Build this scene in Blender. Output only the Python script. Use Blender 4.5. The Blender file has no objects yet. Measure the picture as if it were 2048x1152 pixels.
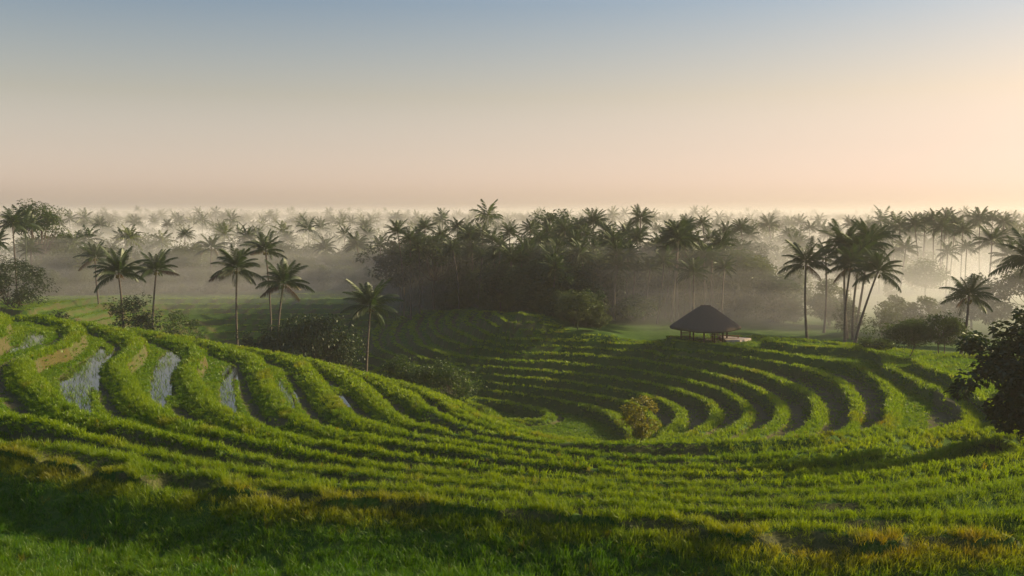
import bpy, bmesh, math, random
import numpy as np
from mathutils import Vector, Matrix, Euler

# ------------------------------------------------------------------ camera
CZ = 30.0                       # camera height in the world
FPX, CU, CV, VH = 2000.0, 1024.0, 576.0, 427.0
TH = math.atan((CV - VH) / FPX)
scene = bpy.context.scene
cam_d = bpy.data.cameras.new("camera")
cam_d.sensor_width = 36.0
cam_d.lens = 36.0 * FPX / 2048.0
cam_d.clip_start, cam_d.clip_end = 0.5, 30000.0
cam = bpy.data.objects.new("camera", cam_d)
scene.collection.objects.link(cam)
cam.location = (0, 0, CZ)
cam.rotation_euler = (math.pi / 2 - TH, 0, 0)
scene.camera = cam

# ------------------------------------------------------------------ world, sun, exposure
SUN_AZ, SUN_EL = math.radians(72.0), math.radians(24.0)     # to the right of the view, low
world = bpy.data.worlds.new("World")
scene.world = world
world.use_nodes = True
wn = world.node_tree.nodes
wl = world.node_tree.links
sky = wn.new("ShaderNodeTexSky")
sky.sky_type = 'NISHITA'
sky.sun_disc = False
sky.sun_elevation = SUN_EL
sky.sun_rotation = SUN_AZ
sky.altitude = 200.0
sky.air_density = 1.0
sky.dust_density = 2.4
sky.ozone_density = 2.0
bg = wn["Background"]
bg.inputs[1].default_value = 0.136
# dusty morning air: the whole dome leans warm, most of all a few degrees above the horizon
geo_w = wn.new("ShaderNodeTexCoord"); sep_w = wn.new("ShaderNodeSeparateXYZ"); ramp_w = wn.new("ShaderNodeValToRGB"); mul_w = wn.new("ShaderNodeMix")
mul_w.data_type = 'RGBA'; mul_w.blend_type = 'MULTIPLY'; mul_w.inputs[0].default_value = 1.0
wl.new(geo_w.outputs['Generated'], sep_w.inputs[0]); wl.new(sep_w.outputs['Z'], ramp_w.inputs[0])
re_ = ramp_w.color_ramp.elements
re_[0].position = 0.0; re_[0].color = (1.72, 1.36, 1.22, 1)
re_[1].position = 1.0; re_[1].color = (0.62, 0.61, 0.62, 1)
for pos_, c_ in ((0.03, (1.60, 1.24, 1.13)), (0.065, (1.22, 0.94, 0.81)), (0.113, (0.82, 0.61, 0.465)), (0.20, (0.47, 0.425, 0.385)), (0.40, (0.54, 0.51, 0.50))):
    e_ = re_.new(pos_); e_.color = (*c_, 1)
# dust also evens the glow out: bright parts of the dome roll off
roll = wn.new("ShaderNodeValToRGB"); rl = roll.color_ramp.elements
rl[0].position = 0.0; rl[0].color = (0.36, 0.36, 0.36, 1); rl[1].position = 0.22; rl[1].color = (0, 0, 0, 1)
e_ = rl.new(0.03); e_.color = (0.29, 0.29, 0.29, 1); e_ = rl.new(0.113); e_.color = (0.075, 0.075, 0.075, 1)
wl.new(sep_w.outputs['Z'], roll.inputs[0])
vm1 = wn.new("ShaderNodeVectorMath"); vm1.operation = 'MULTIPLY_ADD'; vm1.inputs[2].default_value = (1, 1, 1)
wl.new(roll.outputs[0], vm1.inputs[1])
vm2 = wn.new("ShaderNodeVectorMath"); vm2.operation = 'DIVIDE'
wl.new(sky.outputs[0], vm1.inputs[0]); wl.new(sky.outputs[0], vm2.inputs[0]); wl.new(vm1.outputs[0], vm2.inputs[1])
wl.new(vm2.outputs[0], mul_w.inputs[6]); wl.new(ramp_w.outputs[0], mul_w.inputs[7]); wl.new(mul_w.outputs[2], bg.inputs[0])

sun_d = bpy.data.lights.new("sun", 'SUN')
sun_d.energy = 4.4
sun_d.angle = math.radians(0.6)
sun_d.color = (1.0, 0.78, 0.44)
sun = bpy.data.objects.new("sun", sun_d)
scene.collection.objects.link(sun)
sdir = Vector((math.sin(SUN_AZ) * math.cos(SUN_EL), math.cos(SUN_AZ) * math.cos(SUN_EL), math.sin(SUN_EL)))
sun.rotation_euler = sdir.to_track_quat('Z', 'Y').to_euler()
sun.location = sdir * 300

vs = scene.view_settings
vs.view_transform = 'Standard'
vs.look = 'None'
vs.exposure = 1.14
vs.gamma = 1.0
vs.use_curve_mapping = False

cy = scene.cycles
cy.use_denoising = True
cy.max_bounces = 6
cy.diffuse_bounces = 3
cy.glossy_bounces = 2
cy.transmission_bounces = 3
cy.transparent_max_bounces = 6
cy.volume_bounces = 2
cy.sample_clamp_indirect = 6.0
cy.use_adaptive_sampling = True
cy.adaptive_threshold = 0.02

HAZE_DENSITY = 0.00028

# ------------------------------------------------------------------ helpers
COL = scene.collection
rng = np.random.default_rng(7)
random.seed(7)

def ray(u, v):
    """direction of a photograph pixel, scaled so that y = 1"""
    c, s = math.cos(TH), math.sin(TH)
    dx, dy, dz = (u - CU), FPX * c + (CV - v) * s, -FPX * s + (CV - v) * c
    return dx / dy, dz / dy

def at(u, v, d):
    a, b = ray(u, v)
    return Vector((a * d, d, CZ + b * d))

def at_level(u, v, zr):
    a, b = ray(u, v)
    d = zr / b
    return a * d, d

def vnoise(x, y, seed=0):
    """smooth lattice noise in -1..1"""
    xi = np.floor(x).astype(np.int64); yi = np.floor(y).astype(np.int64)
    fx = x - xi; fy = y - yi
    fx = fx * fx * (3 - 2 * fx); fy = fy * fy * (3 - 2 * fy)
    def h(a, b):
        n = (a * 374761393 + b * 668265263 + seed * 1442695041) & 0x7fffffff
        n = ((n ^ (n >> 13)) * 1274126177) & 0x7fffffff
        n = (n ^ (n >> 16)) & 0xffff
        return n / 32767.5 - 1.0
    return ((h(xi, yi) * (1 - fx) + h(xi + 1, yi) * fx) * (1 - fy)
            + (h(xi, yi + 1) * (1 - fx) + h(xi + 1, yi + 1) * fx) * fy)

def fbm(x, y, seed=0, oct=3):
    s = 0; a = 1.0; t = 0
    for i in range(oct):
        s = s + a * vnoise(x * 2 ** i, y * 2 ** i, seed + i * 17); t += a; a *= 0.5
    return s / t

def sstep(a, b, x):  # also works with a > b
    t = np.clip((x - a) / (b - a), 0, 1)
    return t * t * (3 - 2 * t)

def inside(px, py, poly):
    r = np.zeros(px.shape, bool)
    n = len(poly); j = n - 1
    for i in range(n):
        xi, yi = poly[i]; xj, yj = poly[j]
        c = ((yi > py) != (yj > py)) & (px < (xj - xi) * (py - yi) / (yj - yi + 1e-12) + xi)
        r ^= c
        j = i
    return r

def poly_dist(px, py, poly, closed=True):
    d = np.full(px.shape, 1e9)
    n = len(poly)
    for i in range(n if closed else n - 1):
        ax, ay = poly[i]; bx, by = poly[(i + 1) % n]
        ex, ey = bx - ax, by - ay
        t = np.clip(((px - ax) * ex + (py - ay) * ey) / (ex * ex + ey * ey + 1e-12), 0, 1)
        d = np.minimum(d, np.hypot(px - ax - t * ex, py - ay - t * ey))
    return d

def tag(o, label=None, cat=None, group=None, kind=None):
    if label: o["label"] = label
    if cat: o["category"] = cat
    if group: o["group"] = group
    if kind: o["kind"] = kind
    return o

def np_mesh(name, V, F, mat=None, smooth=False):
    """V (n,3), F list of faces or (m,3)/(m,4) array"""
    me = bpy.data.meshes.new(name)
    V = np.asarray(V, np.float32)
    F = np.asarray(F, np.int32)
    m, k = F.shape
    me.vertices.add(len(V)); me.vertices.foreach_set("co", V.ravel())
    me.loops.add(m * k); me.loops.foreach_set("vertex_index", F.ravel())
    me.polygons.add(m)
    me.polygons.foreach_set("loop_start", np.arange(0, m * k, k, dtype=np.int32))
    me.polygons.foreach_set("loop_total", np.full(m, k, np.int32))
    if smooth:
        me.polygons.foreach_set("use_smooth", np.ones(m, bool))
    me.update(calc_edges=True)
    if mat: me.materials.append(mat)
    return me

def add_obj(name, me, parent=None, loc=None, rot=None, scale=None):
    o = bpy.data.objects.new(name, me)
    COL.objects.link(o)
    if parent is not None: o.parent = parent
    if loc is not None: o.location = loc
    if rot is not None: o.rotation_euler = rot
    if scale is not None: o.scale = scale
    return o

# ------------------------------------------------------------------ materials
def new_mat(name):
    m = bpy.data.materials.new(name); m.use_nodes = True
    nt = m.node_tree
    for n in list(nt.nodes): nt.nodes.remove(n)
    out = nt.nodes.new("ShaderNodeOutputMaterial")
    return m, nt, out

def leaf_material(name, c_dark, c_light, c_dry=None, trans=0.45, inst=False, gloss=0.06, dry_amt=0.0, noise_scale=0.0):
    m, nt, out = new_mat(name)
    N, L = nt.nodes, nt.links
    mix = N.new("ShaderNodeMix"); mix.data_type = 'RGBA'
    mix.inputs[6].default_value = (*c_dark, 1); mix.inputs[7].default_value = (*c_light, 1)
    if inst:
        at_ = N.new("ShaderNodeAttribute"); at_.attribute_type = 'INSTANCER'; at_.attribute_name = 'tint'
        L.new(at_.outputs['Fac'], mix.inputs[0])
    else:
        at_ = N.new("ShaderNodeAttribute"); at_.attribute_name = 'tint'
        L.new(at_.outputs['Fac'], mix.inputs[0])
    col = mix.outputs[2]
    if c_dry is not None:
        oi = N.new("ShaderNodeAttribute"); oi.attribute_name = 'dry'
        if inst: oi.attribute_type = 'INSTANCER'
        mx2 = N.new("ShaderNodeMix"); mx2.data_type = 'RGBA'
        mx2.inputs[7].default_value = (*c_dry, 1)
        L.new(col, mx2.inputs[6]); L.new(oi.outputs['Fac'], mx2.inputs[0])
        col = mx2.outputs[2]
    d = N.new("ShaderNodeBsdfDiffuse"); t = N.new("ShaderNodeBsdfTranslucent")
    hs = N.new("ShaderNodeHueSaturation"); hs.inputs['Hue'].default_value = 0.485
    hs.inputs['Saturation'].default_value = 1.15; hs.inputs['Value'].default_value = 1.35
    L.new(col, d.inputs[0]); L.new(col, hs.inputs['Color']); L.new(hs.outputs[0], t.inputs[0])
    mx = N.new("ShaderNodeMixShader"); mx.inputs[0].default_value = trans
    L.new(d.outputs[0], mx.inputs[1]); L.new(t.outputs[0], mx.inputs[2])
    g = N.new("ShaderNodeBsdfGlossy"); g.inputs['Roughness'].default_value = 0.45
    g.inputs['Color'].default_value = (0.8, 0.85, 0.8, 1)
    m2 = N.new("ShaderNodeMixShader"); m2.inputs[0].default_value = gloss
    L.new(mx.outputs[0], m2.inputs[1]); L.new(g.outputs[0], m2.inputs[2])
    L.new(m2.outputs[0], out.inputs[0])
    return m

def rough_material(name, c1, c2, scale=4.0, rough=0.9, bump=0.3, detail=6.0, stretch=(1, 1, 1), spec=0.2):
    m, nt, out = new_mat(name)
    N, L = nt.nodes, nt.links
    tc = N.new("ShaderNodeTexCoord"); mp = N.new("ShaderNodeMapping")
    mp.inputs['Scale'].default_value = stretch
    nz = N.new("ShaderNodeTexNoise"); nz.inputs['Scale'].default_value = scale; nz.inputs['Detail'].default_value = detail
    L.new(tc.outputs['Object'], mp.inputs[0]); L.new(mp.outputs[0], nz.inputs['Vector'])
    rp = N.new("ShaderNodeValToRGB")
    rp.color_ramp.elements[0].position = 0.3; rp.color_ramp.elements[0].color = (*c1, 1)
    rp.color_ramp.elements[1].position = 0.7; rp.color_ramp.elements[1].color = (*c2, 1)
    L.new(nz.outputs['Fac'], rp.inputs[0])
    p = N.new("ShaderNodeBsdfPrincipled")
    p.inputs['Roughness'].default_value = rough
    p.inputs['Specular IOR Level'].default_value = spec
    bm_ = N.new("ShaderNodeBump"); bm_.inputs['Strength'].default_value = bump; bm_.inputs['Distance'].default_value = 0.05
    L.new(nz.outputs['Fac'], bm_.inputs['Height'])
    L.new(rp.outputs[0], p.inputs['Base Color']); L.new(bm_.outputs[0], p.inputs['Normal'])
    L.new(p.outputs[0], out.inputs[0])
    return m

# ------------------------------------------------------------------ terrain: traced bund lines (pixel lines, each at its own level)
STEP, Z0 = 0.75, -16.75
LINES = [
 # near slope, running from the left hill round the right end of the bowl
 (9, [(0,931),(76,953),(153,971),(275,995),(397,1011),(504,1023),(592,1036),(683,1041),(775,1042),(897,1053),(1000,1066),(1092,1073),(1214,1084),(1305,1093),(1397,1105),(1489,1118),(1601,1128),(1723,1131),(1845,1128),(2048,1124)]),
 (8, [(0,843),(61,861),(122,882),(214,913),(306,937),(397,959),(489,974),(592,993),(683,1002),(775,1008),(897,1020),(1019,1032),(1183,1045),(1305,1052),(1448,1062),(1540,1070),(1662,1073),(1815,1073),(1937,1070),(2048,1064)]),
 (8, [(0,636),(15,648),(8,680),(-20,705),(-60,730),(-90,760),(-60,800)]),
 (7, [(75,640),(125,647),(160,660),(172,675),(155,687),(140,702),(100,712),(65,725),(64,742),(75,760),(90,780),(110,800),(128,820),(155,837),(195,850),(244,866),(290,882),(351,904),(428,925),(504,944),(600,961),(714,976),(836,990),(958,1000),(1100,1013),(1305,1031),(1448,1034),(1570,1038),(1723,1034),(1876,1024),(1967,1011),(2048,998)]),
 (6, [(172,655),(225,667),(262,675),(287,692),(283,705),(262,722),(246,745),(262,762),(275,780),(290,805),(307,825),(332,842),(357,857),(428,879),(504,904),(592,929),(683,948),(775,960),(867,971),(958,981),(1100,995),(1305,1012),(1448,1014),(1631,1016),(1753,1010),(1845,1000),(1967,983),(2048,966)]),
 (5, [(270,667),(325,677),(370,690),(397,705),(405,718),(400,738),(389,750),(395,766),(412,795),(430,817),(452,832),(504,859),(546,881),(613,899),(683,915),(775,932),(867,947),(958,959),(1100,976),(1305,994),(1448,995),(1601,994),(1692,985),(1784,973),(1876,959),(1967,944),(2048,928)]),
 (4, [(370,682),(437,697),(475,710),(512,722),(527,738),(542,762),(552,790),(572,820),(594,841),(620,857),(662,873),(744,894),(836,912),(928,928),(1019,943),(1100,956),(1305,976),(1448,977),(1601,976),(1708,965),(1784,956),(1845,940),(1906,922),(1943,908),(2013,893),(2060,880)]),
 (3, [(560,715),(612,735),(632,755),(652,780),(672,810),(702,840),(730,858),(790,877),(867,898),(958,919),(1100,938),(1200,951),(1305,960),(1448,959),(1570,953),(1662,946),(1753,928),(1815,907),(1876,892),(1983,882),(2026,873),(2018,852),(1995,825),(1961,800),(1911,762),(1848,738)]),
 (2, [(660,742),(697,757),(725,772),(745,790),(767,815),(795,837),(817,855),(862,872),(940,893),(1020,908),(1100,919),(1200,932),(1305,939),(1428,940),(1500,937),(1600,927),(1686,916),(1736,905),(1800,885),(1848,874),(1886,866),(1926,855),(1934,836),(1906,808),(1861,780),(1800,752),(1768,738)]),
 (1, [(750,764),(777,774),(802,787),(832,804),(847,820),(874,840),(912,860),(962,876),(1030,890),(1100,902),(1200,906),(1305,906),(1448,905),(1530,899),(1600,895),(1662,887),(1708,876),(1753,861),(1770,847),(1775,802),(1776,787),(1756,764),(1736,750),(1711,738),(1676,728),(1611,718),(1536,710),(1499,705),(1424,692),(1349,682),(1299,677),(1249,676),(1200,674),(1124,669),(1024,671),(992,663),(957,643),(962,630)]),
 (0, [(837,782),(867,796),(900,813),(927,836),(962,852),(1012,868),(1050,880),(1100,892)]),
 (0, [(1643,884),(1676,874),(1696,864),(1708,847),(1709,815),(1698,795),(1676,772),(1636,752),(1586,738),(1536,728),(1499,722),(1424,712),(1361,701),(1319,690),(1274,686),(1224,690),(1124,684),(1024,684),(982,675),(952,660),(924,645),(934,627)]),
 (-1, [(1536,895),(1561,887),(1606,865),(1628,850),(1633,830),(1623,805),(1606,790),(1573,775),(1536,759),(1449,736),(1374,722),(1299,708),(1231,702),(1124,698),(1024,696),(949,686),(917,672),(892,655),(892,640),(909,622)]),
 (-2, [(1424,901),(1474,887),(1511,872),(1536,860),(1551,847),(1560,830),(1551,812),(1530,795),(1486,775),(1436,757),(1349,738),(1236,722),(1124,712),(1024,710),(974,702),(902,690),(872,675),(859,657),(859,642),(877,625)]),
 (-3, [(1386,890),(1436,875),(1479,855),(1496,835),(1481,810),(1449,790),(1399,774),(1324,756),(1236,742),(1136,732),(1024,727),(962,724),(902,717),(867,708),(834,693),(822,675),(819,655),(829,638),(844,622)]),
 (-4, [(1334,885),(1374,875),(1409,860),(1431,835),(1414,810),(1379,795),(1324,778),(1249,764),(1149,752),(1024,742),(940,736),(887,731),(837,719),(802,702),(785,687),(778,670),(784,654),(800,640),(809,626),(740,632),(600,632),(450,631),(340,634),(260,648)]),
 (-5, [(1324,870),(1344,860),(1358,840),(1346,820),(1311,803),(1224,783),(1124,768),(1024,759),(940,752)]),
 (-6, [(1254,813),(1211,802),(1136,788),(1024,776),(950,768)]),
 (-7, [(1229,840),(1174,820),(1099,803),(1024,791),(960,783)]),
 (0, [(640,590),(450,588),(300,590),(190,598),(100,612),(40,625)]),
 (-2, [(700,612),(480,611),(330,612),(230,622),(150,640)]),
 (-6, [(700,658),(600,655),(450,654),(370,660)]),
 (-8, [(600,683),(470,683)]),
]
def line_plan(k, pts):
    zr = Z0 + STEP * k
    return [at_level(u, v, zr) for u, v in pts]

PLAN = [(k, line_plan(k, p)) for k, p in LINES]
ctrl = []
for k, p in PLAN:
    p = np.array(p)
    seg = np.hypot(*np.diff(p, axis=0).T)
    s = np.concatenate([[0], np.cumsum(seg)])
    n = max(3, int(s[-1] / 3.6))
    q = np.linspace(0, s[-1], n)
    for xx, yy in zip(np.interp(q, s, p[:, 0]), np.interp(q, s, p[:, 1])):
        ctrl.append((xx, yy, Z0 + STEP * k))
# in front of the nearest bund the ground falls again towards the camera
pj = np.array(PLAN[0][1])
for i in range(len(pj)):
    x, y = pj[i]
    r_ = math.hypot(x, y)
    for off, z in ((0.6, -9.9), (1.5, -10.15), (2.6, -10.4), (4.2, -10.4), (8.0, -9.95), (14.0, -9.5)):
        ctrl.append((x * (1 - off / r_), y * (1 - off / r_), z))
# valley behind the left hill, bowl floor, forest ground and fringes
for x, y, z in [(-75,112,-13.5),(-62,118,-15.5),(-48,117,-16.5),(-34,115,-17.3),(-24,112,-17.6),(-16,108,-18.2),(-9,104,-19),
                (-3,98,-20.5),(2,93,-21.6),(8,90,-22.2),(-70,128,-18),(-55,130,-19.5),(-40,130,-20.5),(-26,128,-21),(-14,122,-21.5),(-6,114,-22),
                (2,104,-22.35),(6,99,-22.5),(10,96,-22.4),(-3,107,-22.3),(-60,145,-21.5),(-45,147,-22.6),(-30,147,-22.4),(-18,140,-21.6),
                (-52,162,-23),(-38,165,-23),(-28,158,-22.3),(-75,150,-20),(-90,140,-17),(-85,165,-18.5),(-95,190,-16.3),
                (-105,110,-10),(-80,95,-8.2),(-70,75,-7.8),(-60,55,-8),(-45,40,-8.5),(-90,215,-16.2),(-60,215,-16.4),(-30,218,-16.6),(0,215,-17),(25,200,-16.8),
                (-15,225,-17),(40,170,-16.5),(60,150,-16),(20,150,-16),(10,140,-15.6),(30,132,-16.2),(24,124,-15.9),(20,127,-15.8),(28,127,-15.8),(24,129,-15.75),(20,122.5,-15.9),(36,126,-16.0),(44,118,-15.6),(55,110,-14.9),(50,95,-14.4),(46,80,-13.8),
                (60,90,-13.2),(70,120,-14.5),(80,160,-15.5),(90,100,-12.5),(60,60,-11.5),(45,50,-11.6),(40,62,-12.6),(36,70,-13.6),(60,40,-9.5),(90,60,-9.5),(60,200,-16.8),(90,210,-16.8),
                (0,240,-17.2),(-50,245,-17),(50,240,-17.2),(100,240,-17),(-100,240,-16.5),(20,178,-16.6),(5,165,-16.2)]:
    ctrl.append((x, y, z))
ctrl = np.array(ctrl)
def tps_fit(P, lam):
    n = len(P); X = P[:, :2] / 50.0
    r2 = ((X[:, None, :] - X[None, :, :]) ** 2).sum(-1)
    K = 0.5 * r2 * np.log(r2 + 1e-12)
    A = np.zeros((n + 3, n + 3)); A[:n, :n] = K + lam * np.eye(n)
    Q = np.c_[np.ones(n), X]; A[:n, n:] = Q; A[n:, :n] = Q.T
    return np.linalg.solve(A, np.r_[P[:, 2], 0, 0, 0])
def tps_eval(P, w, x, y):
    X = P[:, :2] / 50.0; n = len(P)
    out = np.empty(x.shape)
    for a in range(0, len(x), 20000):
        xs = x[a:a + 20000] / 50.0; ys = y[a:a + 20000] / 50.0
        r2 = (xs[:, None] - X[None, :, 0]) ** 2 + (ys[:, None] - X[None, :, 1]) ** 2
        out[a:a + 20000] = (0.5 * r2 * np.log(r2 + 1e-12)) @ w[:n] + w[n] + w[n + 1] * xs + w[n + 2] * ys
    return out
GS = 0.8
GX0, GX1, GY0, GY1 = -125.0, 125.0, 8.0, 262.0
gx = np.arange(GX0, GX1 + GS, GS); gy = np.arange(GY0, GY1 + GS, GS)
XX, YY = np.meshgrid(gx, gy)
_w = tps_fit(ctrl, 2e-5)
HG = tps_eval(ctrl, _w, XX.ravel(), YY.ravel()).reshape(XX.shape)
HG = np.clip(HG, -24.5, -6.0)
_gy, _gx = np.gradient(HG, GS)
GG = np.hypot(_gx, _gy)
for _ in range(3):
    GG = (GG + np.roll(GG, 1, 0) + np.roll(GG, -1, 0) + np.roll(GG, 1, 1) + np.roll(GG, -1, 1)) / 5

def grid_sample(G, x, y):
    fx = np.clip((x - GX0) / GS, 0, G.shape[1] - 1.001); fy = np.clip((y - GY0) / GS, 0, G.shape[0] - 1.001)
    ix = fx.astype(int); iy = fy.astype(int); fx = fx - ix; fy = fy - iy
    return ((G[iy, ix] * (1 - fx) + G[iy, ix + 1] * fx) * (1 - fy) + (G[iy + 1, ix] * (1 - fx) + G[iy + 1, ix + 1] * fx) * fy)

# forest edge (plan): terraces only on the near side of it
EDGE = [(-130,205),(-95,200),(-70,206),(-45,208),(-25,207),(-14,190),(-5,172),(2,146),(9,131),(14,129),(22,131),(33,131),(40,122),(47,108),(52,97),(70,80),(110,60)]
FIELD_POLY = EDGE + [(110, 5), (-130, 5)]
# flooded paddies: pixel outlines, level index of the tread
PONDS = [
 (7, [(-40,735),(0,718),(45,703),(92,690),(104,672),(70,660),(40,672),(30,690),(-40,712)]),
 (6, [(128,852),(200,852),(192,800),(196,760),(216,720),(226,700),(196,690),(170,716),(128,738),(106,760),(112,790),(130,822)]),
 (5, [(300,842),(358,858),(340,815),(342,775),(360,735),(364,712),(330,702),(304,722),(292,755),(290,790)]),
 (4, [(432,822),(470,842),(490,846),(482,810),(476,770),(472,735),(446,722),(436,745),(430,780)]),
 (3, [(552,800),(575,832),(612,856),(604,828),(592,790),(566,758),(546,748)]),
 (2, [(660,790),(680,818),(704,836),(700,812),(682,788),(664,772)]),
]
PONDS_PLAN = [(k, line_plan(k - 0.1, p)) for k, p in PONDS]
# bare mud treads on the right turn of the bowl
MUD_POLY = [(17,96),(12,104),(14,112),(26,112),(34,104),(38,92),(36,82),(33,72),(24,68),(16,76)]
MUD2 = [line_plan(1, [(1852,868),(1900,864),(1924,850),(1922,832),(1896,812),(1866,800),(1856,830)]), line_plan(3, [(500,862),(520,868),(570,880),(580,872),(540,858)]), line_plan(2, [(705,846),(740,862),(765,858),(740,838)]), line_plan(1, [(800,842),(830,862),(850,860),(830,838)]),
        line_plan(4, [(1975,908),(1995,922),(2012,918),(2000,906)])]

JLINE = [(-90.0, 62.0)] + [tuple(q) for q in PLAN[0][1]] + [(40.0, 27.0)]
FRONT_POLY = JLINE + [(40.0, 2.0), (-90.0, 2.0)]
PAV_XY = (at(1410, 682, 125.5).x, 125.5)

def terrain(x, y, full=False):
    r = np.hypot(x, y); th = np.degrees(np.abs(np.arctan2(x, y)))
    wx = x + 0.26 * fbm(x / 6.5, y / 6.5, 3) + 0.05 * vnoise(x / 1.3, y / 1.3, 5)
    wy = y + 0.26 * fbm(x / 6.5, y / 6.5, 9) + 0.05 * vnoise(x / 1.3, y / 1.3, 6)
    H = grid_sample(HG, wx, wy); G = np.maximum(grid_sample(GG, wx, wy), 0.035)
    far = -17.5 + 2.2 * fbm(x / 130, y / 130, 21) + 5.0 * sstep(500, 1200, r) * fbm(x / 420, y / 420, 25) - 2.0 * sstep(230, 330, r) * (1 - sstep(420, 700, r)) + 5.0 * sstep(600, 2200, r) + 12.0 * sstep(2000, 6000, r)
    wfar = np.maximum(sstep(205, 258, r), sstep(46, 58, th))
    wfar = np.where(r < 20, np.maximum(wfar, 0), wfar)
    near_flat = -10.9
    far = np.where(r < 120, near_flat + (far - near_flat) * sstep(30, 120, r), far)
    wfar = np.maximum(wfar, 1 - sstep(10, 16, np.where(th < 90, y, 0)))
    t = (H - Z0) / STEP
    k = np.floor(t); f = t - k
    W = STEP / G
    du, dd = f * W, (1 - f) * W
    up_ = (k >= 1) & (x < 32)
    hill_ = sstep(-2, -12, x) * sstep(50, 60, r)
    bw = np.where(up_, np.minimum(1.25 + 0.85 * hill_, (0.40 + 0.12 * hill_) * W), np.minimum(1.05, 0.34 * W)); rw = np.minimum(0.42, 0.25 * W)
    b = 0.34 + 0.06 * fbm(x / 3.1, y / 3.1, 31)
    b = b * (0.15 + 0.85 * sstep(4.5, 8.0, np.hypot(x - PAV_XY[0], y - PAV_XY[1])))
    lv = Z0 + STEP * k
    b = np.where(up_, b + 0.36 - 0.26 * hill_, b) * (1 - 0.55 * sstep(18, 26, x) * (k >= 1) * (r > 72))
    z = lv + b * np.where(up_, 1 - sstep(0.30 - 0.18 * hill_, 1.0, du / bw), 1 - sstep(0.45, 1.0, du / bw)) + (STEP + b) * sstep(0, 1, 1 - dd / rw) ** 1.0
    shade_groove = sstep(0.75, 0.95, du / bw) * (1 - sstep(0.45, 0.85, du - bw)) * sstep(-0.7, -0.2, fbm(x / 4.5, y / 4.5, 47)) * (W > 2.2) * (1 - sstep(8, 14, x))  # invented strip along the bund foot, standing in for shade
    z = z - 0.20 * shade_groove
    z = z + 0.05 * fbm(x / 1.2, y / 1.2, 41) + 0.03 * vnoise(x * 2.1, y * 2.1, 43)
    field = inside(x, y, FIELD_POLY)
    ed = poly_dist(x, y, EDGE, False)
    m = np.where(field, sstep(0.0, 5.0, ed), 0.0)
    m = m * (1 - wfar)
    fr = inside(x, y, FRONT_POLY)
    pond = np.zeros(x.shape)
    for kk, p in PONDS_PLAN:
        bx0 = min(q[0] for q in p) - 1; bx1 = max(q[0] for q in p) + 1; by0 = min(q[1] for q in p) - 1; by1 = max(q[1] for q in p) + 1
        s = np.nonzero((x > bx0) & (x < bx1) & (y > by0) & (y < by1))[0]
        if len(s) == 0: continue
        ins = inside(x[s], y[s], p); ds = poly_dist(x[s], y[s], p)
        w = np.where(ins, (ds - 0.22) / 0.35, 0.0)
        ok = np.abs(lv[s] - (Z0 + STEP * kk)) < 0.05
        w = np.clip(w, 0, 1) * ok
        pond[s] = np.maximum(pond[s], w)
    # flooded: flat floor a little below the water sheet
    tread = (1 - sstep(0.5, 1.0, 1 - dd / rw)) * sstep(0.5, 1.0, du / bw)
    z = z - 0.24 * pond * tread
    hs = H + 0.25 * fbm(x / 5, y / 5, 51)
    z = hs * (1 - m) + z * m
    jd = poly_dist(x, y, JLINE, False)
    zf = np.interp(jd, [0, 0.35, 0.9, 1.6, 2.4, 4.5, 8, 14, 40], [-10 + 0.34, -9.74, -10.02, -10.36, -10.56, -10.6, -10.36, -10.1, -9.9]) + 0.16 * fbm(x / 1.7, y / 1.7, 57) + 0.16 * fbm(x / 5, y / 5, 58) - 0.45 * sstep(-1, -12, x) * sstep(0.8, 2.6, jd)
    z = np.where(fr, zf, z)
    z = z * (1 - wfar) + far * wfar
    if not full:
        return z + CZ
    return z + CZ, dict(k=k, du=du, dd=dd, bw=bw, rw=rw, m=m, pond=pond * tread, wfar=wfar, H=H, field=field, r=r, front=fr, shade_groove=shade_groove, face=up_ & (du > 0.36 * bw) & (du < bw * 1.05) & (hill_ < 0.5))

def ground_z(x, y):
    return float(terrain(np.array([float(x)]), np.array([float(y)]))[0])
# ------------------------------------------------------------------ ground sheet
def zone_colours(x, y, q):
    """soil weights, shade of risers and bunds painted in: 0 grass soil, mud, orange earth"""
    mud_shade = inside(x, y, MUD_POLY) & (q['k'] >= -6) & (q['k'] <= 0) & (q['du'] > q['bw'] * 0.8) & (q['dd'] > q['rw'] * 0.9)
    mud_shade = mud_shade.astype(float)
    for p in MUD2:
        mud_shade = np.maximum(mud_shade, inside(x, y, p) * 0.9)
    mud_shade = np.maximum(mud_shade, (q['pond'] > 0.1) * 1.0)
    riser = (q['dd'] < q['rw'] * 1.15)
    orange = riser * (x < 4) * (q['r'] < 108) * (q['r'] > 54) * sstep(-0.25, 0.25, fbm(x / 2.3, y / 2.3, 61))
    orange = np.maximum(orange, 0.5 * riser * (q['r'] > 50) * sstep(0.35, 0.7, fbm(x / 3.3, y / 3.3, 67)))
    orange = 0.7 * orange * ~q['front']
    bank_shade = riser * (1 - 0.35 * sstep(-0.2, 0.5, fbm(x / 1.9, y / 1.9, 63))) * ~q['front']  # shade of the risers put into the soil colour
    bank_shade = bank_shade * np.where((q['k'] < 1) & (q['r'] < 135), 0.5, 1.0)
    bank_shade = bank_shade * np.where((x > 15) & (q['k'] >= 0), 0.25, 1.0)
    bank_shade = np.maximum(bank_shade, 0.75 * q['face'] * (x < 13) * ~q['front'])  # inner bund sides darkened: shade painted as bare soil
    mud_shade = np.maximum(mud_shade, q['shade_groove'] * ~q['front'])  # dark line of shade at the bund foot, painted as wet soil
    return np.maximum(mud_shade, bank_shade * (1 - orange)) * q['m'], orange * q['m']

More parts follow.
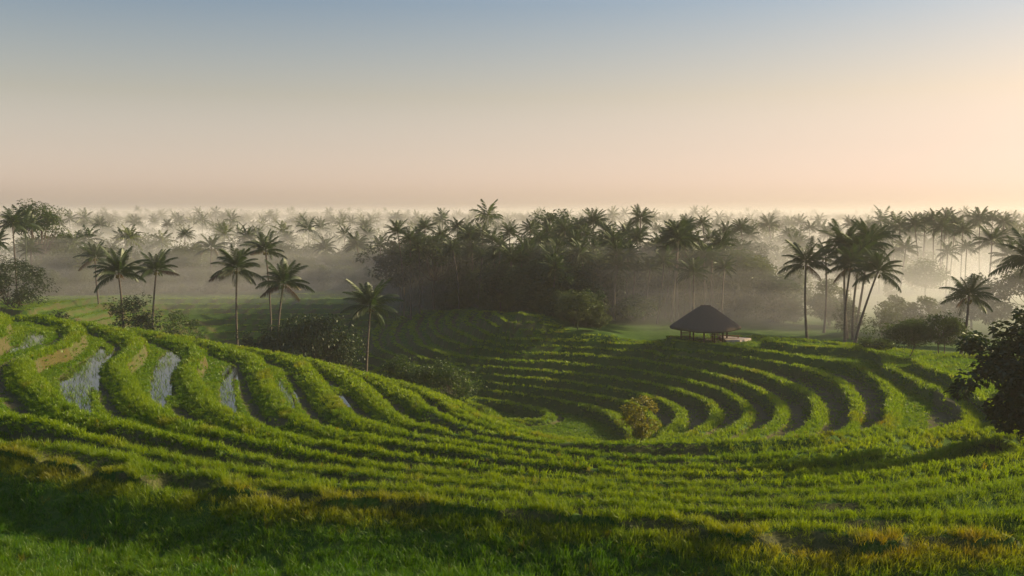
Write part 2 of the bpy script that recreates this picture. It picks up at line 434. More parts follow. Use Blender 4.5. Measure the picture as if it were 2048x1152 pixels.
NF, NCO = 620, 60
ang = np.concatenate([np.linspace(-42, 42, NF), np.linspace(42, 318, NCO + 2)[1:-1]])
ang = np.radians(ang)
rr = np.concatenate([np.linspace(1.0, 20, 8)[:-1], np.geomspace(20, 130, 640)[:-1], np.geomspace(130, 262, 150)[:-1], np.geomspace(262, 9000, 130)])
A_, R_ = np.meshgrid(ang, rr)
gxv, gyv = (R_ * np.sin(A_)).ravel(), (R_ * np.cos(A_)).ravel()
zv = np.empty(gxv.shape); mud_shade_v = np.empty(gxv.shape); orv = np.empty(gxv.shape)
for a in range(0, len(gxv), 120000):
    s = slice(a, a + 120000)
    zz, q = terrain(gxv[s], gyv[s], True)
    zv[s] = zz
    mud_shade_v[s], orv[s] = zone_colours(gxv[s], gyv[s], q)
nr, na = len(rr), len(ang)
i0 = np.arange(nr - 1)[:, None] * na + np.arange(na)[None, :]
i1 = np.arange(nr - 1)[:, None] * na + (np.arange(na)[None, :] + 1) % na
F = np.stack([i0.ravel(), i0.ravel() + na, i1.ravel() + na, i1.ravel()], 1)

def ground_material():
    m, nt, out = new_mat("ground_soil")
    N, L = nt.nodes, nt.links
    geo = N.new("ShaderNodeNewGeometry")
    nz = N.new("ShaderNodeTexNoise"); nz.inputs['Scale'].default_value = 0.9; nz.inputs['Detail'].default_value = 8
    nz2 = N.new("ShaderNodeTexNoise"); nz2.inputs['Scale'].default_value = 9.0; nz2.inputs['Detail'].default_value = 6
    L.new(geo.outputs['Position'], nz.inputs['Vector']); L.new(geo.outputs['Position'], nz2.inputs['Vector'])
    g = N.new("ShaderNodeValToRGB")
    g.color_ramp.elements[0].position = 0.35; g.color_ramp.elements[0].color = (0.030, 0.070, 0.010, 1)
    g.color_ramp.elements[1].position = 0.7; g.color_ramp.elements[1].color = (0.055, 0.10, 0.016, 1)
    L.new(nz.outputs['Fac'], g.inputs[0])
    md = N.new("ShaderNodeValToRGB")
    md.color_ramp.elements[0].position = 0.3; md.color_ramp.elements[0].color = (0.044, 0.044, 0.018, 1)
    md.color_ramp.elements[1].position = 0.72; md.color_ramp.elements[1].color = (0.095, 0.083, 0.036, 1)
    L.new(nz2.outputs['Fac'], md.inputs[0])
    orr = N.new("ShaderNodeValToRGB")
    orr.color_ramp.elements[0].position = 0.3; orr.color_ramp.elements[0].color = (0.030, 0.022, 0.010, 1)
    orr.color_ramp.elements[1].position = 0.7; orr.color_ramp.elements[1].color = (0.105, 0.055, 0.022, 1)
    L.new(nz2.outputs['Fac'], orr.inputs[0])
    am = N.new("ShaderNodeAttribute"); am.attribute_name = 'mud_shade'  # also carries the painted riser and bund shade
    ao = N.new("ShaderNodeAttribute"); ao.attribute_name = 'earth'
    m1 = N.new("ShaderNodeMix"); m1.data_type = 'RGBA'
    m2 = N.new("ShaderNodeMix"); m2.data_type = 'RGBA'
    L.new(ao.outputs['Fac'], m1.inputs[0]); L.new(g.outputs[0], m1.inputs[6]); L.new(orr.outputs[0], m1.inputs[7])
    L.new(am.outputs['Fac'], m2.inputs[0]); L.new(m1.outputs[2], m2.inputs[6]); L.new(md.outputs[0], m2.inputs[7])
    p = N.new("ShaderNodeBsdfPrincipled")
    L.new(m2.outputs[2], p.inputs['Base Color'])
    mr = N.new("ShaderNodeMapRange")
    mr.inputs['To Min'].default_value = 0.95; mr.inputs['To Max'].default_value = 0.78
    L.new(am.outputs['Fac'], mr.inputs[0]); L.new(mr.outputs[0], p.inputs['Roughness'])
    p.inputs['Specular IOR Level'].default_value = 0.08
    b = N.new("ShaderNodeBump"); b.inputs['Strength'].default_value = 0.7; b.inputs['Distance'].default_value = 0.08
    L.new(nz2.outputs['Fac'], b.inputs['Height']); L.new(b.outputs[0], p.inputs['Normal'])
    L.new(p.outputs[0], out.inputs[0])
    return m
me = np_mesh("ground", np.c_[gxv, gyv, zv], F, ground_material(), True)
for nm, arr in (("mud_shade", mud_shade_v), ("earth", orv)):
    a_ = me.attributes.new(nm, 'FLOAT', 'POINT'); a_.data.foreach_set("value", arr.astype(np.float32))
tag(add_obj("ground", me), kind="structure")
del A_, R_, F

# ------------------------------------------------------------------ water in the flooded paddies
def water_material():
    m, nt, out = new_mat("paddy_water")
    N, L = nt.nodes, nt.links
    p = N.new("ShaderNodeBsdfPrincipled")
    p.inputs['Base Color'].default_value = (0.02, 0.018, 0.014, 1)
    p.inputs['Roughness'].default_value = 0.02
    p.inputs['IOR'].default_value = 1.5
    geo = N.new("ShaderNodeNewGeometry")
    nz = N.new("ShaderNodeTexNoise"); nz.inputs['Scale'].default_value = 5.0; nz.inputs['Detail'].default_value = 3
    L.new(geo.outputs['Position'], nz.inputs['Vector'])
    b = N.new("ShaderNodeBump"); b.inputs['Strength'].default_value = 0.015; b.inputs['Distance'].default_value = 0.03
    L.new(nz.outputs['Fac'], b.inputs['Height']); L.new(b.outputs[0], p.inputs['Normal'])
    L.new(p.outputs[0], out.inputs[0])
    return m
M_WATER = water_material()
for kk, p in PONDS_PLAN:
    c = np.mean(p, axis=0)
    bm = bmesh.new()
    vs_ = [bm.verts.new((c[0] + (x - c[0]) * 1.12, c[1] + (y - c[1]) * 1.12, CZ + Z0 + STEP * kk - 0.09)) for x, y in p]
    f_ = bm.faces.new(vs_)
    bm.normal_update()
    if f_.normal.z < 0: bmesh.ops.reverse_faces(bm, faces=[f_])
    bmesh.ops.triangulate(bm, faces=bm.faces[:])
    me = bpy.data.meshes.new("paddy_water"); bm.to_mesh(me); bm.free()
    me.materials.append(M_WATER)
    tag(add_obj("paddy_water", me), kind="structure")
# ------------------------------------------------------------------ scatter helper (uncountable stuff only)
def scatter(name, pts, rot, scl, idx, tint, dry, protos, kind="stuff"):
    me = bpy.data.meshes.new(name)
    n = len(pts)
    me.vertices.add(n); me.vertices.foreach_set("co", np.asarray(pts, np.float32).ravel())
    def at_(nm, t, arr, key):
        a = me.attributes.new(nm, t, 'POINT'); a.data.foreach_set(key, np.ascontiguousarray(arr).ravel())
    at_("rot", 'FLOAT_VECTOR', np.asarray(rot, np.float32), "vector")
    at_("scl", 'FLOAT_VECTOR', np.asarray(scl, np.float32), "vector")
    at_("idx", 'INT', np.asarray(idx, np.int32), "value")
    at_("tint", 'FLOAT', np.asarray(tint, np.float32), "value")
    at_("dry", 'FLOAT', np.asarray(dry, np.float32), "value")
    o = add_obj(name, me)
    col = bpy.data.collections.new(name + "_kinds")
    for p in protos: col.objects.link(p)
    ng = bpy.data.node_groups.new(name + "_scatter", 'GeometryNodeTree')
    ng.interface.new_socket("Geometry", in_out='INPUT', socket_type='NodeSocketGeometry')
    ng.interface.new_socket("Geometry", in_out='OUTPUT', socket_type='NodeSocketGeometry')
    N, L = ng.nodes, ng.links
    gi = N.new("NodeGroupInput"); go = N.new("NodeGroupOutput")
    ci = N.new("GeometryNodeCollectionInfo"); ci.inputs['Collection'].default_value = col
    ci.inputs['Separate Children'].default_value = True; ci.inputs['Reset Children'].default_value = True
    ip = N.new("GeometryNodeInstanceOnPoints"); ip.inputs['Pick Instance'].default_value = True
    def na(nm, t):
        a = N.new("GeometryNodeInputNamedAttribute"); a.data_type = t; a.inputs['Name'].default_value = nm
        return a.outputs['Attribute']
    e2r = N.new("FunctionNodeEulerToRotation")
    L.new(na("rot", 'FLOAT_VECTOR'), e2r.inputs[0])
    L.new(gi.outputs[0], ip.inputs['Points']); L.new(ci.outputs[0], ip.inputs['Instance'])
    L.new(na("idx", 'INT'), ip.inputs['Instance Index']); L.new(e2r.outputs[0], ip.inputs['Rotation'])
    L.new(na("scl", 'FLOAT_VECTOR'), ip.inputs['Scale'])
    L.new(ip.outputs[0], go.inputs[0])
    mod = o.modifiers.new("scatter", 'NODES'); mod.node_group = ng
    if kind: o["kind"] = kind
    return o

# ------------------------------------------------------------------ grass
M_GRASS = leaf_material("grass_blades", (0.045, 0.132, 0.004), (0.172, 0.246, 0.006), c_dry=(0.22, 0.165, 0.03), trans=0.5, inst=True, gloss=0.02)

def tuft_mesh(name, seed, n, h, w, spread, seg=2):
    rg = np.random.default_rng(seed)
    V, F = [], []
    for i in range(n):
        a = rg.uniform(0, 2 * math.pi); rad = spread * math.sqrt(rg.uniform())
        bx, by = rad * math.cos(a), rad * math.sin(a)
        hh = h * rg.uniform(0.55, 1.1); ww = w * rg.uniform(0.7, 1.2)
        la = rg.uniform(0, 2 * math.pi); lean = rg.uniform(0.1, 0.6) * hh; curl = rg.uniform(0.0, 0.5) * hh
        fa = rg.uniform(0, math.pi)
        px, py = math.cos(fa) * ww / 2, math.sin(fa) * ww / 2
        base = len(V)
        for s in range(seg + 1):
            t = s / (seg + 0.35)
            cx = bx + math.cos(la) * (lean * t * 0.6 + curl * t * t); cy_ = by + math.sin(la) * (lean * t * 0.6 + curl * t * t)
            cz = hh * (t - 0.18 * t * t * (lean + curl) / hh) - 0.03
            tw = 1 - 0.35 * t
            V.append((cx - px * tw, cy_ - py * tw, cz)); V.append((cx + px * tw, cy_ + py * tw, cz))
        V.append((bx + math.cos(la) * (lean * 0.6 + curl), by + math.sin(la) * (lean * 0.6 + curl), hh * (1 - 0.2 * (lean + curl) / hh) - 0.03))
        for s in range(seg):
            k = base + 2 * s
            F.append((k, k + 1, k + 3)); F.append((k, k + 3, k + 2))
        k = base + 2 * seg
        F.append((k, k + 1, k + 2))
    return np_mesh(name, V, F, M_GRASS)

def protos(prefix, specs):
    return [bpy.data.objects.new("%s_%02d" % (prefix, i), tuft_mesh(prefix, 100 + i, *s)) for i, s in enumerate(specs)]

TUFTS = protos("grass_tuft", [
    (16, 0.36, 0.016, 0.13), (16, 0.40, 0.016, 0.14), (14, 0.46, 0.015, 0.12), (18, 0.30, 0.018, 0.15),      # near
    (14, 0.36, 0.030, 0.17), (14, 0.42, 0.030, 0.18), (16, 0.32, 0.034, 0.20),                               # middle
    (12, 0.36, 0.060, 0.28), (12, 0.42, 0.065, 0.30), (12, 0.32, 0.075, 0.34)])                              # far

def sector(n, r0, r1, amax=40, amin=None):
    r = np.sqrt(rng.uniform(r0 * r0, r1 * r1, n)); a = np.radians(rng.uniform(-amax if amin is None else amin, amax, n))
    return r * np.sin(a), r * np.cos(a)

def grass_batch(r0, r1, dens, lod, amax=38):
    area = math.radians(2 * amax) / 2 * (r1 * r1 - r0 * r0)
    x, y = sector(int(area * dens), r0, r1, amax)
    z, q = terrain(x, y, True)
    onb = (q['du'] < np.minimum(q['bw'], 1.1)) | (q['dd'] < q['rw'] * 0.35)
    ris = (q['dd'] < q['rw'] * 1.1) & ~onb
    face = q['face'] & (x < 13) & ~q['front']; onb = onb & ~face
    onb = np.where(q['front'], poly_dist(x, y, JLINE, False) < 0.8, onb); ris = ris & ~q['front']
    mud_shade, orange = zone_colours(x, y, q)
    keep = np.ones(len(x), bool)
    keep &= q['pond'] < 0.15
    keep &= ~(face & (rng.uniform(size=len(x)) < 0.5))
    keep &= ~((mud_shade > 0.5) & ~ris & ~face & (rng.uniform(size=len(x)) > 0.10))
    keep &= ~(ris & (rng.uniform(size=len(x)) < np.where(orange > 0.35, 0.5, np.where((x > 15) & (q['k'] >= 0), 0.15, np.where(q['r'] > 135, 0.92, np.where(q['k'] < 1, 0.28, 0.42))))))
    keep &= q['wfar'] < 0.5
    keep &= (q['m'] > 0.02) | q['front']
    keep &= ~(q['front'] & ~onb & (rng.uniform(size=len(x)) < 0.35))
    # thin, patchy growth
    p = fbm(x / 2.2, y / 2.2, 71)
    keep &= rng.uniform(size=len(x)) < np.clip(1.0 + 0.4 * p, 0.7, 1)
    h = np.where(onb, 0.95, np.where(ris | face, 0.5, 0.54)) * (1 + 0.11 * p + 0.06 * vnoise(x / 0.8, y / 0.8, 73)) * rng.uniform(0.8, 1.15, len(x))
    h = h * (0.5 + 0.5 * sstep(4.5, 7.5, np.hypot(x - PAV_XY[0], y - PAV_XY[1])))
    h = h * np.where(q['r'] > 140, 0.62, 1.0)
    h = np.where(q['front'] & ~onb, h * 1.6 * (1 + 0.5 * fbm(x / 1.1, y / 1.1, 79)), h)
    tint = np.clip(0.45 + 0.35 * fbm(x / 7, y / 7, 77) + np.where(onb, 0.18, 0) + rng.normal(0, 0.09, len(x)), 0, 1)
    tint = np.clip(tint - 0.3 * (q['front'] & ~onb), 0, 1)  # grass before the nearest bund darkened: shade put into its tint
    dn = fbm(x / 4.0, y / 4.0, 83)
    jd = poly_dist(x, y, PLAN[0][1], False)
    dry = np.clip((dn - 0.34) * 1.2, 0, 0.35) * onb + np.clip(0.5 - jd / 2.4, 0, 0.5) * sstep(-0.35, 0.35, dn) + (rng.uniform(size=len(x)) < 0.01) * 0.6
    dry = np.clip(dry, 0, 0.9)
    return [a[keep] for a in (x, y, z, h, tint, dry)] + [np.full(int(keep.sum()), lod)]

LOD_IDX = {0: (0, 4), 1: (4, 7), 2: (7, 10)}
def build_grass(name, batches, label, wide=1.0):
    arr = [np.concatenate([b[i] for b in batches]) for i in range(7)]
    x, y, z, h, tint, dry, lod = arr
    n = len(x)
    idx = np.zeros(n, int)
    for l, (a, b) in LOD_IDX.items():
        s = lod == l
        idx[s] = rng.integers(a, b, s.sum())
    rot = np.c_[rng.normal(0, 0.13, n), rng.normal(0, 0.13, n), rng.uniform(0, 2 * math.pi, n)]
    scl = np.c_[np.full(n, 1.0) * rng.uniform(0.85, 1.2, n), np.full(n, 1.0) * rng.uniform(0.85, 1.2, n), h]
    o = scatter(name, np.c_[x, y, z - 0.02], rot, scl, idx, tint, dry, TUFTS)
    tag(o, label, "grass")
    print(name, n)
    return o
build_grass("terrace_grass", [grass_batch(24, 34, 60, 0), grass_batch(34, 46, 44, 0), grass_batch(46, 62, 28, 1), grass_batch(62, 84, 20, 1),
                              grass_batch(84, 112, 15, 2), grass_batch(112, 150, 9, 2, 34), grass_batch(150, 225, 4, 2, 32)],
            "green grass and young rice covering the curved terraces")

# rice seedlings standing in the water
xs, ys = [], []
for kk, p in PONDS_PLAN:
    p_ = np.array(p); lo, hi = p_.min(0), p_.max(0)
    n = int((hi - lo).prod() * 8)
    x = rng.uniform(lo[0], hi[0], n); y = rng.uniform(lo[1], hi[1], n)
    s = inside(x, y, p)
    xs.append(x[s]); ys.append(y[s])
x = np.concatenate(xs); y = np.concatenate(ys)
z, q = terrain(x, y, True)
s = (q['pond'] > 0.5) & (rng.uniform(size=len(x)) < np.clip(0.55 + 0.8 * fbm(x / 1.6, y / 1.6, 91), 0.05, 1))
x, y, z = x[s], y[s], z[s]; n = len(x)
SEED = protos("seedling", [(4, 0.56, 0.035, 0.05), (3, 0.50, 0.035, 0.04), (4, 0.62, 0.035, 0.05)])
o = scatter("rice_seedlings", np.c_[x, y, z], np.c_[np.zeros(n), np.zeros(n), rng.uniform(0, 6.28, n)], np.c_[np.ones(n), np.ones(n), rng.uniform(0.8, 1.25, n)],
            rng.integers(0, 3, n), rng.uniform(0.1, 0.6, n), np.zeros(n), SEED)
tag(o, "sparse rice seedlings standing in the flooded paddies", "seedlings")

# ------------------------------------------------------------------ palms
M_FROND = leaf_material("palm_frond", (0.013, 0.032, 0.009), (0.034, 0.058, 0.015), c_dry=(0.16, 0.09, 0.03), trans=0.25, gloss=0.03)
M_FROND_OLD = leaf_material("palm_frond_dry", (0.05, 0.032, 0.014), (0.10, 0.06, 0.025), trans=0.35, gloss=0.04)
M_TRUNK = rough_material("palm_trunk", (0.05, 0.042, 0.035), (0.13, 0.11, 0.09), scale=3.0, stretch=(1, 1, 3.5), bump=0.5)
M_NUT = rough_material("coconut_husk", (0.06, 0.07, 0.015), (0.14, 0.11, 0.03), scale=3.0)
M_BARK = rough_material("tree_bark", (0.035, 0.028, 0.022), (0.10, 0.08, 0.06), scale=5.0, stretch=(1, 1, 0.3), bump=0.6)

def set_tint(me, arr, nm="tint"):
    a = me.attributes.new(nm, 'FLOAT', 'POINT'); a.data.foreach_set("value", np.asarray(arr, np.float32))

def frond_geo(rg, L, droop, nl, lw, hang, pitch0):
    """one feather leaf: rachis leaving along +x at pitch0, arching down; leaflets on both sides"""
    S = 14
    ph = pitch0; p = np.array([0.0, 0.0, 0.0]); P = [p.copy()]; D = []
    for i in range(S):
        t = (i + 0.5) / S
        a = pitch0 - droop * t ** 1.4
        d = np.array([math.cos(a), 0, math.sin(a)]); D.append(d)
        p = p + d * L / S; P.append(p.copy())
    P = np.array(P); D = np.array(D + [D[-1]])
    V, F, T = [], [], []
    w = 0.05
    for i in range(S + 1):      # rachis as a thin three-sided spine
        ww = w * (1 - 0.8 * i / S)
        V += [P[i] + (0, -ww, 0), P[i] + (0, ww, 0), P[i] - (0, 0, ww)]; T += [0.9] * 3
    for i in range(S):
        a, b = 3 * i, 3 * i + 3
        for j in range(3):
            k = (j + 1) % 3
            F += [(a + j, a + k, b + k), (a + j, b + k, b + j)]
    for side in (-1, 1):
        for i in range(nl):
            s = 0.13 + 0.87 * (i + rg.uniform(-0.3, 0.3)) / (nl - 1)
            s = min(max(s, 0.1), 1.0)
            f = s * S; k = min(int(f), S - 1); f -= k
            o = P[k] * (1 - f) + P[k + 1] * f; d = D[k] * (1 - f) + D[k + 1] * f
            ll = L * 0.235 * (math.sin(math.pi * min(1, 0.16 + 0.80 * s)) ** 0.7 + 0.12) * rg.uniform(0.8, 1.12)
            up = np.array([-d[2], 0, d[0]])
            hg = hang * rg.uniform(0.6, 1.3)
            v = d * (0.55 + 0.5 * s) + np.array([0, side * 1.0, 0]) - np.array([0, 0, hg])
            v /= np.linalg.norm(v)
            mid = o + v * ll * 0.5 + np.array([0, 0, 0.02 * L * 0.3])
            tip = o + v * ll - np.array([0, 0, ll * 0.22])
            wd = np.cross(v, up); wd = up * 0.45 + d * 0.8; wd /= np.linalg.norm(wd)
            b0 = len(V)
            V += [o - wd * lw * 0.35, o + wd * lw * 0.35, mid + wd * lw * 0.5, mid - wd * lw * 0.5, tip]
            tt = rg.uniform(0, 1); T += [tt] * 5
            F += [(b0, b0 + 1, b0 + 2), (b0, b0 + 2, b0 + 3), (b0 + 3, b0 + 2, b0 + 4)]
    return np.array(V), np.array(F), np.array(T)

def crown_specs(rg, n, sprawl=1.0):
    out = []
    for i in range(n):
        t = i / (n - 1)                        # 0 youngest, upright; 1 oldest, hanging
        yaw = i * 2.399963 + rg.uniform(-0.25, 0.25)
        pitch = math.radians(82 - 92 * t ** 0.95 * sprawl + rg.uniform(-9, 9))
        out.append((yaw, pitch, t))
    return out

# shared frond meshes for the near palms: young / spreading / hanging
FRONDS = {}
def frond_mesh(kind, j, nl=34, lw=0.10):
    key = (kind, j)
    if key in FRONDS: return FRONDS[key]
    rg = np.random.default_rng(hash(key) % 1000 if False else 11 * kind + j + 5)
    droop = (0.55, 0.95, 0.9, 0.6)[kind] * rg.uniform(0.85, 1.2)
    hang = (0.35, 0.75, 1.0, 1.5)[kind]
    V, F, T = frond_geo(rg, 4.6, droop, nl, lw, hang, 0.0)
    me = np_mesh("frond", V, F, M_FROND_OLD if kind == 3 else M_FROND)
    set_tint(me, T); set_tint(me, np.full(len(V), 0.0), "dry")
    FRONDS[key] = me
    return me

def trunk_mesh(base, top, r0, r1, rg, bow=0.0, sides=7, seg=12):
    base = Vector((0, 0, 0)); V, F = [], []
    axis = top - base
    bd = Vector((rg.uniform(-1, 1), rg.uniform(-1, 1), 0)); bd.normalize()
    for i in range(seg + 1):
        t = i / seg
        c = base + Vector((axis.x * t ** 1.25, axis.y * t ** 1.25, axis.z * t)) + bd * (bow * math.sin(math.pi * t))
        r = r0 + (r1 - r0) * min(1, t * 1.3) + 0.9 * r0 * max(0, 0.05 - t) / 0.05 * 0.6 + (0.012 if i % 2 else 0)
        for j in range(sides):
            a = 2 * math.pi * j / sides
            V.append((c.x + r * math.cos(a), c.y + r * math.sin(a), c.z))
    for i in range(seg):
        for j in range(sides):
            k = (j + 1) % sides
            F.append((i * sides + j, i * sides + k, (i + 1) * sides + k, (i + 1) * sides + j))
    return np_mesh("trunk", V, F, M_TRUNK, True)

def nut_mesh(rg, n=7):
    bm = bmesh.new()
    for i in range(n):
        a = rg.uniform(0, 6.28)
        m = Matrix.Translation((0.32 * math.cos(a), 0.32 * math.sin(a), rg.uniform(-0.75, -0.25))) @ Matrix.Diagonal((1, 1, 1.25, 1))
        bmesh.ops.create_icosphere(bm, subdivisions=1, radius=0.14, matrix=m)
    me = bpy.data.meshes.new("coconut_cluster"); bm.to_mesh(me); bm.free()
    me.materials.append(M_NUT)
    return me
NUTS = nut_mesh(np.random.default_rng(3))

def palm(u, v, d, label, group=None, size=1.0, lean=(0, 0), n=28, sprawl=1.0, seed=0, base_uv=None, nuts=True, bow=0.25):
    """near palm: hub at photograph pixel (u,v) and distance d; trunk down to the ground below it"""
    rg = np.random.default_rng(seed + 500)
    hub = at(u, v, d); n += 1
    bx, by = hub.x + lean[0], hub.y + lean[1]
    bz = ground_z(bx, by) - 0.25
    e = bpy.data.objects.new("coconut_palm", None); COL.objects.link(e)
    e.location = (bx, by, bz); e.empty_display_size = 0.5
    top = Vector((hub.x - bx, hub.y - by, hub.z - bz))
    add_obj("trunk", trunk_mesh(None, top, 0.19 * (0.6 + 0.4 * size), 0.12, rg, bow), e)
    for yaw, pitch, t in crown_specs(rg, n, sprawl):
        kind = 0 if t < 0.28 else (1 if t < 0.7 else 2)
        if t > 0.90 and rg.uniform() < 0.3: kind = 3
        me = frond_mesh(kind, int(rg.integers(0, 3)))
        s = 0.86 * size * rg.uniform(0.82, 1.14) * (0.82 if t < 0.12 else 1.0)
        o = add_obj("frond", me, e, top + Vector((0, 0, 0.12 - 0.3 * t)))
        o.rotation_mode = 'QUATERNION'
        o.rotation_quaternion = (Matrix.Rotation(yaw, 3, 'Z') @ Matrix.Rotation(-pitch, 3, 'Y') @ Matrix.Rotation(rg.uniform(-0.35, 0.35), 3, 'X')).to_quaternion()
        o.scale = (s, s, s)
    if nuts: add_obj("coconut_cluster", NUTS, e, top)["kind"] = "stuff"
    tag(e, label, "palm tree", group)
    return e

# joined crowns for palms farther off
def crown_mesh(seed, n=20, L=4.0, nl=17, lw=0.145, sprawl=1.0):
    rg = np.random.default_rng(seed)
    Vs, Fs, Ts = [], [], []; off = 0
    for yaw, pitch, t in crown_specs(rg, n, sprawl):
        V, F, T = frond_geo(rg, L * rg.uniform(0.85, 1.1), (0.8 if t < 0.3 else 1.1) * rg.uniform(0.8, 1.2), nl, lw, 0.4 + 0.7 * t, 0.0)
        R = np.array(Matrix.Rotation(yaw, 3, 'Z') @ Matrix.Rotation(-pitch, 3, 'Y') @ Matrix.Rotation(rg.uniform(-0.3, 0.3), 3, 'X'))
        Vs.append(V @ R.T + (0, 0, 0.1 - 0.3 * t)); Fs.append(F + off); Ts.append(T); off += len(V)
    me = np_mesh("crown", np.concatenate(Vs), np.concatenate(Fs), M_FROND)
    set_tint(me, np.concatenate(Ts)); set_tint(me, np.zeros(off), "dry")
    return me
CROWNS = [crown_mesh(40 + i, n=(25, 28, 22, 30, 24)[i], sprawl=(1.0, 0.9, 1.1, 1.0, 0.85)[i]) for i in range(5)]
STD_TRUNKS = [trunk_mesh(None, Vector((dx, dy, 1.0)), 0.17, 0.11, np.random.default_rng(60 + i), 0.3, 5, 8) for i, (dx, dy) in enumerate([(0.3, 0.1), (-0.5, 0.2), (0.9, -0.3), (0.0, 0.0), (-1.1, 0.3)])]
STD_TOP = [(0.3, 0.1), (-0.5, 0.2), (0.9, -0.3), (0.0, 0.0), (-1.1, 0.3)]

def far_palm(hub, size, label, group, seed):
    rg = np.random.default_rng(seed)
    i = int(rg.integers(0, 5)); dx, dy = STD_TOP[i]
    bx, by = hub.x - dx, hub.y - dy
    bz = ground_z(bx, by) - 0.3
    e = bpy.data.objects.new("coconut_palm", None); COL.objects.link(e); e.location = (bx, by, bz); e.empty_display_size = 0.5
    add_obj("trunk", STD_TRUNKS[i], e, scale=(1, 1, hub.z - bz))
    s = size * rg.uniform(0.9, 1.12)
    add_obj("crown", CROWNS[int(rg.integers(0, 5))], e, (dx, dy, hub.z - bz), (0, 0, rg.uniform(0, 6.28)), (s, s, s * rg.uniform(0.9, 1.1)))
    tag(e, label, "palm tree", group)
    return e

# ------------------------------------------------------------------ broadleaf trees and bushes
def leaf_cloud(rg, clumps, leaf, per, flat=0.6, droop=0.0):
    """clumps: (centre, radius); leaf-sized bent quads through each clump"""
    V, F, T = [], [], []
    C = np.array([c for c, r in clumps]); Rr = np.array([r for c, r in clumps])
    m = len(C) * per
    ci = np.repeat(np.arange(len(C)), per)
    u = rg.normal(size=(m, 3)); u /= np.linalg.norm(u, axis=1)[:, None]
    rad = rg.uniform(0.25, 1.0, m) ** 0.5
    P = C[ci] + u * (Rr[ci] * rad)[:, None] * np.array([1, 1, flat])
    a = rg.uniform(0, 2 * math.pi, m)
    d = np.c_[np.cos(a), np.sin(a), rg.uniform(-0.7, 0.35, m) - droop] + u * 0.6
    d /= np.linalg.norm(d, axis=1)[:, None]
    up = np.c_[rg.normal(0, 0.45, m), rg.normal(0, 0.45, m), np.ones(m)]
    w = np.cross(d, up); w /= np.linalg.norm(w, axis=1)[:, None] + 1e-9
    ls = leaf * rg.uniform(0.65, 1.3, m)
    n_ = np.cross(w, d)
    l = d * ls[:, None]; ww = w * (ls * 0.27)[:, None]
    sag = n_ * (ls * -0.12)[:, None]
    A = P; B = P + l * 0.5 + ww + sag * -1; Cc = P + l + sag * 2; D = P + l * 0.5 - ww + sag * -1
    V = np.stack([A, B, Cc, D], 1).reshape(-1, 3)
    i = np.arange(m) * 4
    F = np.concatenate([np.c_[i, i + 1, i + 2], np.c_[i, i + 2, i + 3]])
    tc = rg.uniform(0, 1, len(C))
    T = np.repeat(np.clip(0.5 * tc[ci] + 0.5 * rg.uniform(0, 1, m), 0, 1), 4)
    return V, F, T

def limb(V, F, a, b, r0, r1, rg, sides=6, seg=5, bow=0.15):
    a, b = np.array(a, float), np.array(b, float)
    ax = b - a; L = np.linalg.norm(ax) + 1e-6; ax /= L
    p = np.cross(ax, (0.3, 0.5, 0.8)); p /= np.linalg.norm(p); q = np.cross(ax, p)
    bv = (p * rg.uniform(-1, 1) + q * rg.uniform(-1, 1)) * bow * L
    b0 = len(V)
    for i in range(seg + 1):
        t = i / seg
        c = a + ax * L * t + bv * math.sin(math.pi * t)
        r = r0 + (r1 - r0) * t
        for j in range(sides):
            an = 2 * math.pi * j / sides
            V.append(c + (p * math.cos(an) + q * math.sin(an)) * r)
    for i in range(seg):
        for j in range(sides):
            k = (j + 1) % sides
            F.append((b0 + i * sides + j, b0 + i * sides + k, b0 + (i + 1) * sides + k, b0 + (i + 1) * sides + j))

